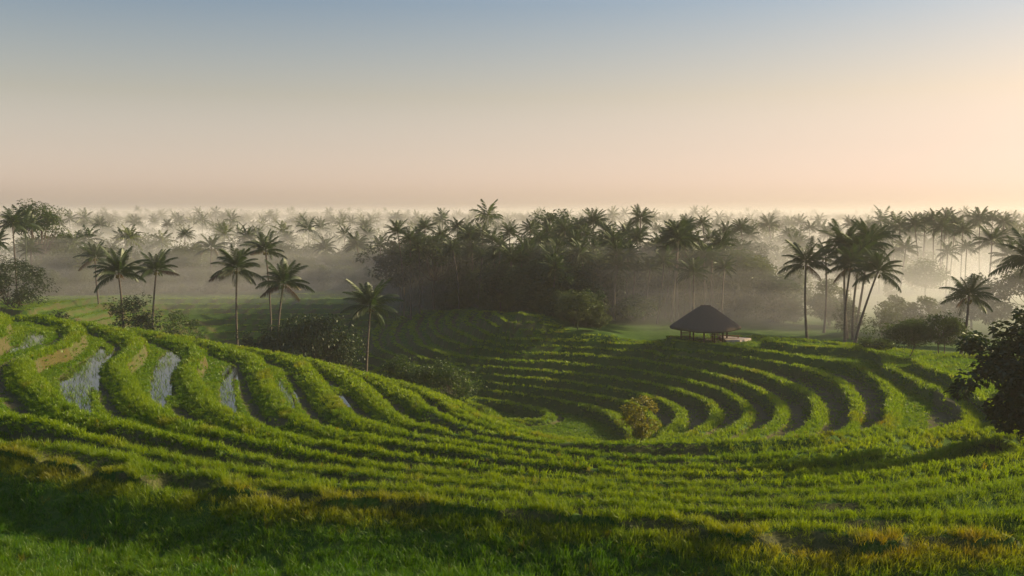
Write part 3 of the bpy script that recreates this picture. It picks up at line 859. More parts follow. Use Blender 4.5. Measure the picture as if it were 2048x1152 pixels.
def tree_meshes(seed, h, w, trunk_h, shape="round", clumps=46, per=70, leaf=0.3, mat=None, r0=None, cr=0.17, droop=0.0, lean=(0, 0), stems=1, gap=0.0):
    rg = np.random.default_rng(seed)
    V, F = [], []
    r0 = r0 or max(0.05, 0.022 * h)
    fork = np.array([lean[0] * 0.4, lean[1] * 0.4, trunk_h])
    roots = []
    for s in range(stems):
        off = np.array([rg.uniform(-1, 1), rg.uniform(-1, 1), 0]) * (0.25 * (stems > 1))
        fk = fork * 1.0 + np.array([rg.uniform(-1, 1), rg.uniform(-1, 1), 0]) * (0.18 * w * (stems > 1))
        limb(V, F, off + (0, 0, -0.3), fk, r0 / math.sqrt(stems), r0 * 0.7 / math.sqrt(stems), rg, 7, 6, 0.06)
        roots.append(fk)
    CL = []
    top = h - trunk_h
    for i in range(clumps):
        for _ in range(40):
            u = rg.uniform(-1, 1, 3)
            if shape == "umbrella":
                n2 = u[0] ** 2 + u[1] ** 2 + u[2] ** 2; ok = u[2] > -0.1 and 0.3 < n2 < 1.0
            elif shape == "column":
                ok = u[0] ** 2 + u[1] ** 2 < 1 - 0.45 * max(u[2], 0) and np.dot(u, u) > 0.15
            else:
                n2 = np.dot(u, u); ok = 0.22 < n2 < 1.0
            if ok: break
        wob = 1 + 0.22 * math.sin(3 * math.atan2(u[1], u[0]) + seed) + 0.15 * rg.normal()
        c = np.array([u[0] * w / 2 * wob + lean[0], u[1] * w / 2 * wob + lean[1], trunk_h + top * (0.5 + 0.5 * u[2]) * (1 if shape != "round" else 1)])
        c[2] = max(c[2], trunk_h * 0.55 + 0.1 * h)
        CL.append((c, cr * w * rg.uniform(0.65, 1.3)))
    # limbs reach a share of the clumps
    for i in rg.permutation(len(CL))[:max(6, clumps // 3)]:
        fk = roots[int(rg.integers(0, len(roots)))]
        c = CL[i][0]
        mid = fk * 0.5 + c * 0.5 + np.array([0, 0, -0.06 * h])
        limb(V, F, fk, mid, r0 * 0.42, r0 * 0.25, rg, 5, 3)
        limb(V, F, mid, c, r0 * 0.25, r0 * 0.07, rg, 4, 3)
    tm = np_mesh("trunk", V, F, M_BARK, True)
    LV, LF, LT = leaf_cloud(rg, CL, leaf, per, 0.65 if shape != "umbrella" else 0.55, droop)
    cm = np_mesh("crown", LV, LF, mat)
    set_tint(cm, LT); set_tint(cm, np.zeros(len(LV)), "dry")
    return tm, cm

M_LEAF = leaf_material("broad_leaves", (0.022, 0.050, 0.012), (0.060, 0.095, 0.020), c_dry=(0.15, 0.1, 0.03), trans=0.4, gloss=0.03)
M_LEAF_DK = leaf_material("dark_leaves", (0.012, 0.028, 0.007), (0.030, 0.052, 0.012), c_dry=(0.1, 0.08, 0.03), trans=0.25, gloss=0.04)
M_LEAF_YL = leaf_material("yellow_leaves", (0.090, 0.125, 0.012), (0.23, 0.200, 0.02), c_dry=(0.25, 0.13, 0.03), trans=0.5, gloss=0.05)
M_LEAF_FAR = leaf_material("forest_leaves", (0.020, 0.044, 0.014), (0.058, 0.085, 0.024), trans=0.35, gloss=0.05)

def place_tree(name, meshes, xy, label, cat, group=None, rz=0.0, s=1.0, sink=0.0):
    tm, cm = meshes
    e = bpy.data.objects.new(name, None); COL.objects.link(e)
    e.location = (xy[0], xy[1], ground_z(xy[0], xy[1]) - sink); e.rotation_euler = (0, 0, rz); e.scale = (s, s, s); e.empty_display_size = 0.5
    add_obj("trunk", tm, e); add_obj("crown", cm, e)
    tag(e, label, cat, group)
    return e
# ------------------------------------------------------------------ palms of the near and middle ground
G_HERO = "palms standing in the valley behind the left hill"
palm(237,545,138, "largest palm at far left with dark bush at its foot", G_HERO, 0.98, (0.3,0), 25, 0.95, 1)
palm(313,540,152, "slim leaning palm just right of the dark leafy bush", G_HERO, 0.9, (-1.0,0.5), 22, 0.95, 2)
palm(190,514,190, "smaller hazy palm left of the largest far left palm", G_HERO, 0.9, (0.5,0), 20, 1.0, 3)
palm(474,537,139, "tall palm with long bare trunk left of the palm pair", G_HERO, 0.95, (0,0), 26, 1.05, 4)
palm(531,500,158, "palm rising behind the palm pair, highest crown of the left group", G_HERO, 0.95, (0.6,0), 21, 0.95, 5)
palm(567,566,138, "front palm of the pair standing beside the big rounded tree", G_HERO, 1.0, (-1.1,0), 26, 1.05, 6)
palm(423,495,215, "misty palm behind the tall bare-trunked palm", G_HERO, 0.92, (0,0), 20, 1.05, 7)
palm(741,612,126, "lone palm with browned hanging fronds in front of the dark forest", G_HERO, 1.0, (-0.7,0), 25, 1.05, 9)
G_RIGHT = "palms beside the pavilion meadow"
palm(1612,527,127, "single palm at meadow edge, nearest to the pavilion", G_RIGHT, 0.88, (0.35,0), 24, 1.05, 20)
palm(1651,512,137, "slender palm between the single palm and the dense palm clump", G_RIGHT, 0.7, (0,0), 18, 0.95, 21)
palm(1690,492,130, "left palm of the dense clump beside the meadow", G_RIGHT, 0.95, (0.6,0), 26, 1.0, 22)
palm(1702,530,125, "lowest crown in the dense palm clump beside the meadow", G_RIGHT, 0.85, (-0.5,0), 26, 1.05, 23)
palm(1722,508,128, "middle palm of the dense clump beside the meadow", G_RIGHT, 0.9, (-0.8,0), 26, 1.0, 24)
palm(1738,486,133, "tallest palm of the dense clump beside the meadow", G_RIGHT, 0.95, (-1.6,0), 26, 0.95, 25)
palm(1756,543,122, "right palm of the dense clump with strongly leaning trunk", G_RIGHT, 0.85, (-2.6,0), 26, 1.0, 26, bow=0.1)
palm(1938,592,104, "lone palm at right with open crown near the big dark tree", G_RIGHT, 0.72, (-0.7,0), 21, 1.05, 27)
palm(1984,482,190, "hazy tall palm above the lone right palm", G_RIGHT, 0.95, (-0.8,0), 22, 1.05, 28)
palm(2016,512,170, "hazy palm between the lone right palm and the picture edge", G_RIGHT, 0.9, (-0.2,0), 21, 1.05, 29)
palm(2062,520,104, "big dark palm crown cut by the right picture edge", G_RIGHT, 1.0, (-0.8,0), 24, 1.0, 30)

# ------------------------------------------------------------------ palms in the forest and the mist
G_F = "palms of the forest belt behind the terraces"
G_T = "tall palms in the mist at upper right"
G_M = "palms scattered in the misty valley"
def belt_label(u):
    if u < 905: return "palm at the left end of the dark forest belt, right of the lone palm"
    if u < 1060: return "palm in the left half of the dark forest belt"
    if u < 1215: return "palm in the dense middle of the dark forest belt"
    if u < 1345: return "palm in the dark forest belt just left of the pavilion roof"
    return "palm in the forest belt above the pavilion roof"
def mist_label(u):
    if u < 240: return "hazy palm in the mist at the far left"
    if u < 560: return "hazy palm in the mist behind the left palm group"
    if u < 800: return "hazy palm in the mist between the palm pair and the lone palm"
    if u < 1500: return "hazy palm showing above and behind the dark forest belt"
    if u < 1800: return "hazy palm in the mist around the dense right palm clump"
    return "hazy palm in the bright mist at the far right"
FOREST = [(1100,441,205),(1281,438,200),(1187,446,195),(915,455,230),(795,464,190),(850,456,200),(965,470,185),(1020,466,190),(1060,458,215),
          (1130,462,180),(1160,455,205),(1211,464,185),(1250,470,190),(1340,463,200),(1375,450,215),(1405,447,210),(1452,463,230),(1482,458,240),
          (1115,500,160),(1023,522,160),(1300,540,150),(1380,527,155),(1080,482,175),(985,482,180),(940,476,190),(882,472,195),(760,490,205),
          (820,480,185),(1148,485,165),(1230,490,165),(1275,480,180),(1320,492,175),(1360,485,180),(1190,505,160),(1055,505,165),(905,500,180),
          (838,500,185),(1255,515,158),(1420,480,200),(1430,540,160),(1170,470,180),(1000,495,170),(1100,520,155),(1345,510,170)]
for i, (u, v, d) in enumerate(FOREST):
    far_palm(at(u, v, d), 0.58 + 0.16 * ((i * 7) % 5) / 4, belt_label(u), G_F, 900 + i)
TO = ("first", "second", "third", "fourth", "fifth", "sixth", "seventh", "eighth", "ninth", "tenth", "last")
for i, (u, v, d) in enumerate([(1800,452,225),(1829,449,228),(1850,446,240),(1868,437,225),(1884,455,222),(1893,440,235),(1911,452,230),(1926,462,226),(1960,440,245),(1985,438,262),(2008,444,250)]):
    far_palm(at(u, v, d), 0.66 + 0.2 * ((i * 5) % 7) / 6, "%s palm from the left in the tall hazy cluster at upper right" % TO[i], G_T, 1000 + i)
for i, (u, v, d) in enumerate([(370,470,250),(267,486,270),(160,476,290),(576,478,290),(650,496,230),(713,490,220),(25,446,185),(-8,486,170),(300,500,300),(690,470,280),
                               (735,470,300),(1538,450,300),(1500,470,260),(1575,470,300),(1620,456,320),(1655,470,300),(1700,450,330),(1600,490,240),(1745,462,300),(1790,480,280),
                               (60,500,210),(110,500,240),(225,505,260),(335,450,420),(610,450,420),(200,450,380),(445,470,330),(505,468,330)]):
    far_palm(at(u, v, d), 0.68 + 0.2 * ((i * 5) % 7) / 6, mist_label(u), G_M, 1100 + i)
rp = np.random.default_rng(77)
cnt = 0
while cnt < 84:          # fill the belt
    u = rp.uniform(770, 1510); d = rp.uniform(140, 215); x = ray(u, 500)[0] * d
    if inside(np.array([x]), np.array([d - 4.0]), FIELD_POLY)[0]: continue
    hub = Vector((x, d, min(ground_z(x, d) + rp.uniform(6.0, 13.5), at(u, rp.uniform(452, 520), d).z)))
    far_palm(hub, rp.uniform(0.5, 0.75), belt_label(u), G_F, 1600 + cnt); cnt += 1
cnt = 0
while cnt < 95:
    u = rp.uniform(-60, 2110); d = rp.uniform(235, 560) if rp.uniform() < 0.75 else rp.uniform(185, 235)
    x = ray(u, 500)[0] * d
    if inside(np.array([x]), np.array([d]), FIELD_POLY)[0]: continue
    if 185 < d < 260 and not (780 < u < 1500) and rp.uniform() < 0.6: continue
    hub = Vector((x, d, min(ground_z(x, d) + rp.uniform(8.5, 15.0), at(u, rp.uniform(442, 480), d).z)))
    far_palm(hub, rp.uniform(0.55, 0.85), mist_label(u), G_M, 1300 + cnt)
    cnt += 1

# ------------------------------------------------------------------ trees and bushes one can point to
def gxy(u, d): 
    p = at(u, 600, d); return (p.x, p.y)
def tree_at(name, u, d, v_top, width_px, label, cat="tree", group=None, **kw):
    x, y = gxy(u, d)
    h = at(u, v_top, d).z - ground_z(x, y)
    w = width_px * d / FPX
    kw.setdefault('trunk_h', 0.28 * h); kw.setdefault('mat', M_LEAF)
    return place_tree(name, tree_meshes(h=h, w=w, **kw), (x, y), label, cat, group)
G_TR = "single trees and bushes around the terraces"
tree_at("broadleaf_tree", 2100, 56, 622, 250, "big dark leafy tree cut by the right picture edge", seed=1, clumps=170, per=80, leaf=0.38, mat=M_LEAF_DK, trunk_h=1.0, cr=0.095)
tree_at("shrub_tree", 1280, 72.5, 795, 68, "small yellowing tree on the near rim of the bowl", seed=2, clumps=40, per=85, leaf=0.17, mat=M_LEAF_YL, trunk_h=1.0, cr=0.14, shape="column", stems=2)
tree_at("bush", 800, 104, 718, 100, "left one of two round bushes behind the left hill crest", "bush", seed=3, clumps=44, per=80, leaf=0.26, trunk_h=0.6, stems=3, droop=0.3)
tree_at("bush", 885, 101, 728, 125, "right one of two round bushes, nearer the bowl floor", "bush", seed=4, clumps=52, per=80, leaf=0.26, trunk_h=0.6, stems=3, droop=0.3)
tree_at("broadleaf_tree", 628, 127, 634, 185, "big rounded drooping tree between palm pair and lone palm", seed=5, clumps=110, per=90, leaf=0.36, mat=M_LEAF_DK, trunk_h=1.5, droop=0.5, cr=0.14)
tree_at("bush", 525, 128, 650, 80, "lower dark bush left of the big rounded drooping tree", "bush", seed=6, clumps=40, per=80, leaf=0.34, mat=M_LEAF_DK, trunk_h=0.8, stems=2)
tree_at("bush", 262, 134, 600, 95, "dark leafy bush at the foot of the far left palms", "bush", seed=7, clumps=50, per=80, leaf=0.34, mat=M_LEAF_DK, trunk_h=1.5, shape="column")
tree_at("bush", 352, 146, 622, 75, "greyish bush right of the dark leafy bush by the far left palms", "bush", seed=8, clumps=36, per=70, leaf=0.34, trunk_h=1.0, stems=2)
tree_at("bush", 110, 150, 625, 80, "low dark bush on the hazy far left terraces", "bush", seed=9, clumps=30, per=70, leaf=0.36, mat=M_LEAF_DK, trunk_h=0.6, stems=2)
tree_at("bush", 690, 122, 690, 70, "dark bush filling the gap left of the lone palm trunk", "bush", seed=10, clumps=34, per=70, leaf=0.3, mat=M_LEAF_DK, trunk_h=0.6, stems=2)
tree_at("umbrella_tree", 1822, 106, 640, 92, "left one of two low spreading trees at the meadow edge", seed=11, clumps=60, per=80, leaf=0.24, trunk_h=1.4, cr=0.18, stems=2)
tree_at("umbrella_tree", 1884, 104, 632, 88, "right one of two low spreading trees at the meadow edge", seed=12, clumps=60, per=80, leaf=0.24, trunk_h=1.5, cr=0.18, stems=2)
tree_at("bush", 1758, 112, 678, 64, "low hedge-like bush at the foot of the dense palm clump", "bush", seed=13, clumps=26, per=80, leaf=0.22, trunk_h=0.2, stems=3)
tree_at("bush", 1660, 146, 592, 85, "tall hazy bush behind the single meadow palm", "bush", seed=14, clumps=50, per=80, leaf=0.34, trunk_h=1.2, stems=3)
tree_at("broadleaf_tree", 1850, 185, 524, 78, "hazy tree standing in the bright mist right of the palm clump", seed=15, clumps=44, per=70, leaf=0.42, trunk_h=3.0, cr=0.2)
tree_at("umbrella_tree", 1456, 188, 483, 128, "dark flat-topped tree above the pavilion in the forest", seed=16, clumps=80, per=80, leaf=0.45, mat=M_LEAF_DK, shape="umbrella", trunk_h=4.0, cr=0.16)
tree_at("broadleaf_tree", 84, 225, 402, 95, "tall spreading tree on the skyline at upper left", seed=17, clumps=60, per=70, leaf=0.5, shape="umbrella", trunk_h=8.0, cr=0.17)
tree_at("bush", 30, 176, 522, 110, "dark bush mass at the left edge above the hazy fields", "bush", seed=18, clumps=60, per=80, leaf=0.42, mat=M_LEAF_DK, trunk_h=0.8, stems=3)
tree_at("bush", 1560, 150, 610, 80, "hazy bush between pavilion and single meadow palm", "bush", seed=19, clumps=40, per=70, leaf=0.36, trunk_h=0.8, stems=3)
tree_at("bush", 1270, 148, 596, 90, "pale leafy bush left of the pavilion at the forest edge", "bush", seed=20, clumps=44, per=70, leaf=0.34, trunk_h=0.8, stems=3)

G_B = "broadleaf trees mixed into the forest belt"
BT = [tree_meshes(400 + i, h, w, t, sh, 60, 70, 0.5, M_LEAF_FAR if i % 2 else M_LEAF_DK, cr=0.15) for i, (h, w, t, sh) in enumerate([(11, 8, 4, "round"), (13, 10, 5, "umbrella"), (9, 7, 2.5, "round"), (12, 6.5, 3.5, "column")])]
for i, (u, d, vt) in enumerate([(800,200,476),(868,190,470),(935,200,474),(1005,180,490),(1075,195,470),(1145,178,492),(1222,195,474),(1310,185,480),(1370,200,474),(1520,230,486),(690,230,505),(600,240,500),(240,240,498),(130,230,470),(1000,160,540),(1120,152,545),(1210,150,535),(1590,175,540),(1700,190,520),(1780,180,560)]):
    x, y = gxy(u, d); h_ = at(u, vt, d).z - ground_z(x, y)
    k = i % 4; s_ = h_ / (11, 13, 9, 12)[k]
    zone = "left of the forest belt in the mist" if u < 780 else ("in the left half of the dark forest belt" if u < 1060 else ("in the right half of the dark forest belt" if u < 1450 else "in the bright mist right of the pavilion"))
    place_tree("broadleaf_tree", BT[k], (x, y), "leafy broadleaf tree standing " + zone, "tree", G_B, i * 1.3, s_)

# ------------------------------------------------------------------ forest undergrowth and the far woods (masses nobody could count)
BUSHES = []
def proto_tree(i, seed, h, w, th_, shape, clumps, per, leaf, mat):
    tm, cm = tree_meshes(seed, h, w, th_, shape, clumps, per, leaf, mat)
    bm = bmesh.new(); bm.from_mesh(cm); bm.from_mesh(tm)
    me = bpy.data.meshes.new("undergrowth_%02d" % i); bm.to_mesh(me); bm.free()
    me.materials.append(mat)
    return bpy.data.objects.new("undergrowth_%02d" % i, me)
M_LEAF_INST = leaf_material("undergrowth_leaves", (0.020, 0.044, 0.014), (0.070, 0.095, 0.026), trans=0.35, inst=True, gloss=0.04)
UG = [proto_tree(i, 200 + i, h, w, t, sh, cl, 60, lf, M_LEAF_INST) for i, (h, w, t, sh, cl, lf) in enumerate(
     [(6, 6, 0.8, "round", 40, 0.42), (8, 6, 1.5, "round", 44, 0.46), (5, 6.5, 0.4, "round", 36, 0.4), (9, 5, 2.0, "column", 44, 0.46), (10, 9, 3.0, "umbrella", 50, 0.5)])]
pts = []; ru = np.random.default_rng(5)
def edge_y(x):
    e = np.array(EDGE); return np.interp(x, e[:, 0], e[:, 1])
while len(pts) < 1250:
    x = ru.uniform(-110, 70); 
    off = abs(ru.normal(0, 1)) * 22 + 1.5
    y = edge_y(x) + off + (24.0 if 12 < x < 45 else 0.0)
    u_ = 1024 + x / y * FPX
    if u_ > 1500 and (ru.uniform() < 0.75 or u_ > 2100): continue          # the misty gap on the right stays open
    if u_ > 1560 and y < 128: continue
    if x < -25 and ru.uniform() < 0.45: continue
    pts.append((x, y))
pts = np.array(pts)
z = terrain(pts[:, 0], pts[:, 1])
n = len(pts)
dist = pts[:, 1] - edge_y(pts[:, 0])
s = (0.44 + 0.34 * sstep(0, 24, dist)) * ru.uniform(0.7, 1.25, n)
o = scatter("forest_undergrowth", np.c_[pts, z - 0.2], np.c_[np.zeros(n), np.zeros(n), ru.uniform(0, 6.28, n)], np.c_[s, s, s * ru.uniform(0.85, 1.25, n)],
            ru.integers(0, 5, n), ru.uniform(0, 1, n), np.zeros(n), UG)
tag(o, "dense tangled undergrowth filling the forest behind the terraces", "undergrowth")

# far woods: low-detail palms and round trees to the horizon
def lowpalm(i):
    cm = crown_mesh(300 + i, 14, 3.9, 8, 0.30)
    bm = bmesh.new(); bm.from_mesh(cm)
    bmesh.ops.translate(bm, vec=(0, 0, 13), verts=bm.verts)
    for a in range(4):
        pass
    tmp = trunk_mesh(None, Vector((0.3, 0, 13)), 0.18, 0.13, np.random.default_rng(i), 0.2, 4, 4)
    bm.from_mesh(tmp)
    me = bpy.data.meshes.new("far_wood_%02d" % i); bm.to_mesh(me); bm.free(); me.materials.append(M_LEAF_INST)
    return bpy.data.objects.new("far_wood_%02d" % i, me)
FW = [lowpalm(0), lowpalm(1), lowpalm(2)]
for i, (h, w, sh) in enumerate([(10, 10, "round"), (13, 11, "umbrella"), (8, 11, "round")]):
    tm, cm = tree_meshes(330 + i, h, w, 2.5, sh, 30, 34, 0.8, M_LEAF_INST)
    FW.append(bpy.data.objects.new("far_wood_%02d" % (3 + i), cm))
xs, ys = [], []
for r0, r1, nn in ((225, 320, 420), (320, 520, 1100), (520, 900, 1900), (900, 1800, 3200), (1800, 3600, 3600)):
    x, y = sector(nn, r0, r1, 36)
    xs.append(x); ys.append(y)
x = np.concatenate(xs); y = np.concatenate(ys)
keep = ~inside(x, y, FIELD_POLY)
r_ = np.hypot(x, y)
# glades where the mist lies open
keep &= ~((r_ > 235) & (r_ < 430) & (fbm(x / 90, y / 90, 15) < 0.15 - 0.25 * (np.abs(x) > 60)))
keep &= ~((r_ < 320) & (x < -15) & (rng.uniform(size=len(x)) < 0.55))
keep &= ~((r_ < 300) & (x > 45) & (rng.uniform(size=len(x)) < 0.75))
x, y = x[keep], y[keep]; n = len(x); r_ = np.hypot(x, y)
z = terrain(x, y)
s = rng.uniform(0.6, 1.2, n)
pick = np.where(rng.uniform(size=n) < 0.3, rng.integers(0, 3, n), rng.integers(3, 6, n))
o = scatter("far_woods", np.c_[x, y, z - 0.3], np.c_[np.zeros(n), np.zeros(n), rng.uniform(0, 6.28, n)], np.c_[s, s, s * rng.uniform(0.8, 1.2, n)],
            pick, rng.uniform(0, 1, n), np.zeros(n), FW)
tag(o, "hazy woodland of palms and trees reaching to the horizon", "woodland")

# ------------------------------------------------------------------ pavilion
M_THATCH = rough_material("thatch", (0.05, 0.04, 0.03), (0.115, 0.09, 0.067), scale=6.0, stretch=(5, 5, 0.8), bump=0.9, rough=0.95)
M_POST = rough_material("dark_timber", (0.045, 0.022, 0.014), (0.10, 0.05, 0.03), scale=4.0, stretch=(3, 3, 0.4))
M_REDWOOD = rough_material("red_timber", (0.10, 0.03, 0.02), (0.20, 0.065, 0.04), scale=4.0, stretch=(0.5, 3, 3))
M_DECK = rough_material("pale_stone", (0.30, 0.25, 0.22), (0.44, 0.37, 0.33), scale=2.0, bump=0.1, rough=0.6)
M_CREAM = rough_material("pale_wood", (0.40, 0.30, 0.18), (0.55, 0.44, 0.28), scale=3.0, bump=0.1)
M_YEL = leaf_material("yellow_flowers", (0.25, 0.20, 0.02), (0.45, 0.38, 0.03), trans=0.4)

PD = 125.5
pc = at(1410, 682, PD)
pz_ = ground_z(pc.x, pc.y)
EAVE = at(1410, 657, PD).z; APEX = at(1410, 612, PD).z
pav = bpy.data.objects.new("pavilion", None); COL.objects.link(pav); pav.location = (pc.x, pc.y, pz_)
tag(pav, "open round pavilion with dark sweeping thatched roof on wooden posts", "pavilion")
def box(bm, x0, x1, y0, y1, z0, z1):
    v = [bm.verts.new(c) for c in ((x0,y0,z0),(x1,y0,z0),(x1,y1,z0),(x0,y1,z0),(x0,y0,z1),(x1,y0,z1),(x1,y1,z1),(x0,y1,z1))]
    for f in ((0,3,2,1),(4,5,6,7),(0,1,5,4),(1,2,6,5),(2,3,7,6),(3,0,4,7)): bm.faces.new([v[i] for i in f])
def bm_obj(name, bm, mat, parent=None, loc=None, rot=None, bev=0.0):
    if bev: bmesh.ops.bevel(bm, geom=bm.edges[:], offset=bev, segments=1, affect='EDGES')
    me = bpy.data.meshes.new(name); bm.to_mesh(me); bm.free(); me.materials.append(mat)
    return add_obj(name, me, parent, loc, rot)
# roof: oval eave sweeping up to a short ridge, thick thatch
RH = APEX - EAVE; e0 = EAVE - pz_
prof = [(0.0, 1.0), (0.10, 0.945), (0.25, 0.81), (0.40, 0.665), (0.55, 0.515), (0.70, 0.365), (0.82, 0.245), (0.92, 0.14), (1.0, 0.05)]
NS = 64; V, Fq = [], []
rgp = np.random.default_rng(4)
for j, (t, hgt) in enumerate(prof):
    for i in range(NS):
        a = 2 * math.pi * i / NS
        rx = 0.62 + (4.32 - 0.62) * t; ry = 0.12 + (3.9 - 0.12) * t
        w_ = 1 + (0.006 * math.sin(9 * a + j) + 0.004 * rgp.normal()) * t
        sq = 1 + 0.05 * t * math.cos(4 * a)
        V.append((rx * w_ * sq * math.cos(a), ry * w_ * sq * math.sin(a), e0 + RH * hgt + 0.10 * t * t * math.cos(2 * a) + 0.012 * rgp.normal()))
for j in range(len(prof) - 1):
    for i in range(NS):
        k = (i + 1) % NS
        Fq.append((j * NS + i, (j + 1) * NS + i, (j + 1) * NS + k, j * NS + k))
# ragged underside rim
b0 = (len(prof) - 1) * NS; r0_ = len(V)
for i in range(NS):
    x_, y_, z_ = V[b0 + i]; V.append((x_ * 0.985, y_ * 0.985, z_ - 0.17 - 0.05 * rgp.uniform()))
for i in range(NS):
    x_, y_, z_ = V[b0 + i]; V.append((x_ * 0.80, y_ * 0.80, z_ + 0.28))
for j in range(2):
    o0 = b0 if j == 0 else r0_; o1 = r0_ if j == 0 else r0_ + NS
    for i in range(NS):
        k = (i + 1) % NS
        Fq.append((o0 + i, o1 + i, o1 + k, o0 + k))
i_top = len(V); V.append((0, 0, e0 + RH * 1.0)); i_bot = len(V); V.append((0, 0, e0 + RH * 0.8))
me = np_mesh("roof", V[:], Fq, M_THATCH, True)
bm = bmesh.new(); bm.from_mesh(me); bm.verts.ensure_lookup_table()
for i in range(NS):
    k = (i + 1) % NS
    bm.faces.new((bm.verts[i], bm.verts[k], bm.verts[i_top])); bm.faces.new((bm.verts[r0_ + NS + k], bm.verts[r0_ + NS + i], bm.verts[i_bot]))
bm.to_mesh(me); bm.free()
roof = add_obj("roof", me, pav)
bm = bmesh.new(); bmesh.ops.create_cone(bm, cap_ends=True, segments=10, radius1=0.09, radius2=0.09, depth=1.30, matrix=Matrix.Translation((0, 0, e0 + RH + 0.03)) @ Matrix.Rotation(math.pi / 2, 4, 'Y'))
bm_obj("ridge_cap", bm, M_THATCH, roof)
for px_, py_ in ((-2.98, 0.3), (-1.85, -2.1), (-0.66, -2.75), (0.64, -2.75), (1.80, -2.1), (2.80, 0.2), (-1.5, 2.3), (1.4, 2.3)):
    bm = bmesh.new()
    gz = ground_z(pc.x + px_, pc.y + py_) - pz_
    box(bm, px_ - 0.09, px_ + 0.09, py_ - 0.09, py_ + 0.09, gz - 0.3, e0 + 0.45)
    bm_obj("post", bm, M_POST, pav, bev=0.012)
bm = bmesh.new()
bmesh.ops.create_cone(bm, cap_ends=True, segments=32, radius1=2.9, radius2=2.85, depth=0.3, matrix=Matrix.Translation((0, 0.35, -0.13)))
bm_obj("floor_slab", bm, M_DECK, pav)
FZ = pz_ + 0.022
# deck beside it
deck = bpy.data.objects.new("stone_deck", None); COL.objects.link(deck)
dp = at(1473, 680, 125.0); dz = max(ground_z(dp.x + 1.2, dp.y), ground_z(dp.x - 1, dp.y), ground_z(dp.x, dp.y + 2)) + 0.16
deck.location = (dp.x, dp.y, dz)
tag(deck, "pale stone deck reaching out to the right of the pavilion", "deck")
bm = bmesh.new()
co = [(-1.6, -1.3), (0.1, -1.45), (2.0, 0.6), (-1.75, 3.2)]
vb = [bm.verts.new((x_, y_, -0.5)) for x_, y_ in co]; vt = [bm.verts.new((x_, y_, 0.12)) for x_, y_ in co]
bm.faces.new(vt); bm.faces.new(vb[::-1])
for i in range(4): bm.faces.new((vb[i], vb[(i + 1) % 4], vt[(i + 1) % 4], vt[i]))
bm_obj("slab", bm, M_DECK, deck, bev=0.02)
def bench(name, loc, L, label, cat, mat_top, h=0.45, back=0.0, rz=0.0, wdt=0.42):
    e = bpy.data.objects.new(name, None); COL.objects.link(e); e.location = loc; e.rotation_euler = (0, 0, rz)
    bm = bmesh.new(); box(bm, -L / 2, L / 2, -wdt / 2, wdt / 2, h - 0.07, h); bm_obj("seat" if cat == "bench" else "table_top", bm, mat_top, e, bev=0.01)
    for sx in (-1, 1):
        for sy in (-1, 1):
            bm = bmesh.new(); cx, cy2 = sx * (L / 2 - 0.1), sy * (wdt / 2 - 0.07)
            box(bm, cx - 0.04, cx + 0.04, cy2 - 0.04, cy2 + 0.04, 0, h - 0.072); bm_obj("leg", bm, M_REDWOOD, e, bev=0.006)
    if back:
        for k in range(2):
            bm = bmesh.new(); zz = h + 0.16 + 0.2 * k; box(bm, -L / 2, L / 2, wdt / 2 - 0.05, wdt / 2, zz, zz + 0.11); bm_obj("back_rail", bm, M_REDWOOD, e, bev=0.008)
        for sx in (-1, 1):
            bm = bmesh.new(); cx = sx * (L / 2 - 0.08); box(bm, cx - 0.035, cx + 0.035, wdt / 2 - 0.002, wdt / 2 + 0.05, 0, h + 0.5); bm_obj("back_post", bm, M_REDWOOD, e, bev=0.006)
    tag(e, label, cat)
    return e
bench("bench", (pc.x - 2.25, pc.y + 1.2, FZ), 1.3, "slatted red timber bench under the left side of the pavilion roof", "bench", M_REDWOOD, 0.45, 1.0)
bench("table", (pc.x + 1.25, pc.y - 0.6, FZ), 1.3, "red timber table with pale top under the pavilion roof", "table", M_CREAM, 0.78, 0, 0, 0.8)
bench("bench", (pc.x + 1.2, pc.y - 1.45, FZ), 1.2, "low red timber bench in front of the pale-topped table", "bench", M_REDWOOD, 0.45)
bench("bench", (dp.x - 0.7, dp.y + 0.5, dz + 0.122), 2.2, "long low red timber bench on the stone deck", "bench", M_REDWOOD, 0.36, 0, -0.35)
# flowers in a pot on the table
fl = bpy.data.objects.new("flower_pot", None); COL.objects.link(fl); fl.location = (pc.x + 1.45, pc.y - 0.6, FZ + 0.78)
tag(fl, "pot of yellow-green flowers standing on the pavilion table", "flower pot")
bm = bmesh.new(); bmesh.ops.create_cone(bm, cap_ends=True, segments=14, radius1=0.11, radius2=0.16, depth=0.26, matrix=Matrix.Translation((0, 0, 0.131)))
bm_obj("pot", bm, M_CREAM, fl)
LV, LF, LT = leaf_cloud(np.random.default_rng(8), [(np.array((0, 0, 0.42)), 0.22), (np.array((0.1, 0, 0.5)), 0.16), (np.array((-0.1, 0.05, 0.36)), 0.16)], 0.11, 60, 0.9)
me = np_mesh("flowers", LV, LF, M_YEL); set_tint(me, LT); add_obj("flowers", me, fl)

# white stick added in place of a pale leaf blade in the muddy paddy
sx, sy = at_level(1884, 866, Z0 + STEP * 1 - 0.05)
bm = bmesh.new(); bmesh.ops.create_cone(bm, cap_ends=True, segments=8, radius1=0.028, radius2=0.012, depth=0.75, matrix=Matrix.Rotation(0.12, 4, 'Y') @ Matrix.Translation((0, 0, 0.2)))
st = bm_obj("pale_blade", bm, rough_material("blade_white", (0.7, 0.68, 0.62), (0.8, 0.78, 0.74), 5.0), None, (sx, sy, ground_z(sx, sy)))
tag(st, "thin white stick added for a pale leaf blade in the muddy paddy at right", "leaf blade")

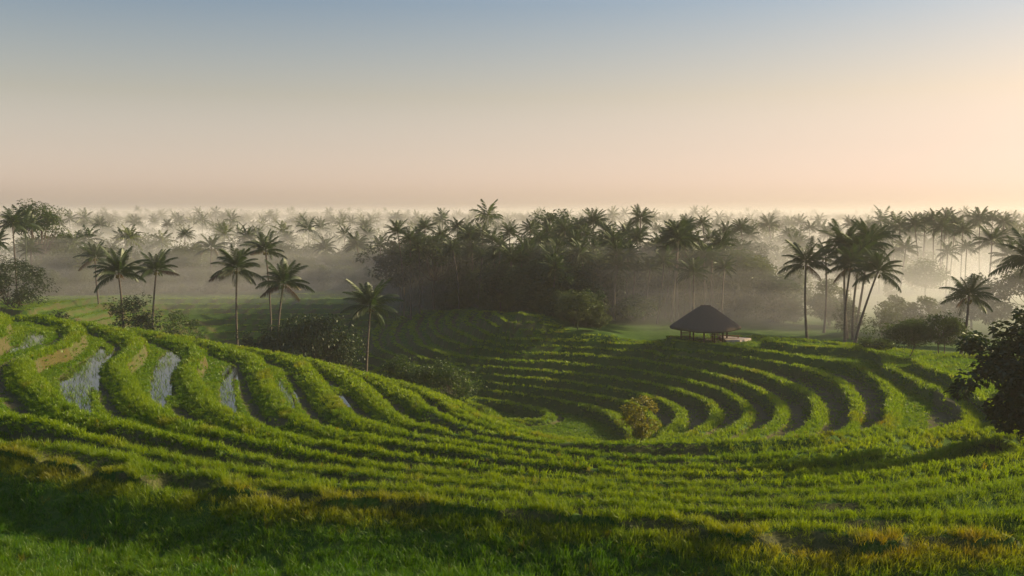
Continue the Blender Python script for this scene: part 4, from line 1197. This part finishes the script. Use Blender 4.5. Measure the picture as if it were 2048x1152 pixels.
# ------------------------------------------------------------------ haze
def haze_box():
    m, nt, out = new_mat("haze_air")
    p = nt.nodes.new("ShaderNodeVolumePrincipled")
    p.inputs['Color'].default_value = (0.82, 0.80, 0.79, 1)
    p.inputs['Density'].default_value = HAZE_DENSITY
    p.inputs['Anisotropy'].default_value = 0.35
    nt.links.new(p.outputs[0], out.inputs['Volume'])
    bm = bmesh.new(); box(bm, -9500, 9500, -9500, 9500, -2.0, CZ + HAZE_TOP)
    me = bpy.data.meshes.new("haze"); bm.to_mesh(me); bm.free(); me.materials.append(m)
    tag(add_obj("haze", me), "pale morning haze hanging over the whole valley", "haze", kind="stuff")
HAZE_TOP = 16.0
haze_box()
# low mist lying in the valley behind the forest edge, thinning upwards: five banks, each of even density
def mist_bank(top, dens, shift, label, colour=(0.94, 0.93, 0.92, 1)):
    m, nt, out = new_mat("valley_mist_air")
    p = nt.nodes.new("ShaderNodeVolumePrincipled")
    p.inputs['Color'].default_value = colour
    p.inputs['Density'].default_value = dens
    p.inputs['Anisotropy'].default_value = 0.12
    nt.links.new(p.outputs[0], out.inputs['Volume'])
    plan = [(-6000, 184), (-125, 182), (-30, 188), (-8, 180), (6, 150), (13, 138), (18, 132), (31, 133), (42, 122), (51, 111), (62, 104), (140, 90), (6000, 90), (6000, 9000), (-6000, 9000)]
    plan = [(x_, y_ + (shift if y_ < 1000 else -shift)) for x_, y_ in plan]
    bm = bmesh.new()
    lo = [bm.verts.new((x_, y_, -1.5 + shift * 0.01)) for x_, y_ in plan]; hi = [bm.verts.new((x_, y_, CZ + top)) for x_, y_ in plan]
    bm.faces.new(lo[::-1]); bm.faces.new(hi)
    for i in range(len(plan)):
        k = (i + 1) % len(plan); bm.faces.new((lo[i], lo[k], hi[k], hi[i]))
    bmesh.ops.recalc_face_normals(bm, faces=bm.faces[:])
    me = bpy.data.meshes.new("valley_mist"); bm.to_mesh(me); bm.free(); me.materials.append(m)
    tag(add_obj("haze", me), label, "mist", kind="stuff")
mist_bank(3.0, 0.0010, 130, "distant haze over the far woodland", (0.74, 0.71, 0.70, 1))
mist_bank(-5.0, 0.0026, 0, "thin upper mist among the forest trunks")
mist_bank(-8.0, 0.0034, 3, "mist lying in the valley behind the forest edge")
mist_bank(-11.0, 0.0048, 6, "low mist hugging the valley floor behind the forest edge")
mist_bank(-14.0, 0.0052, 9, "densest mist lying on the ground behind the forest edge")
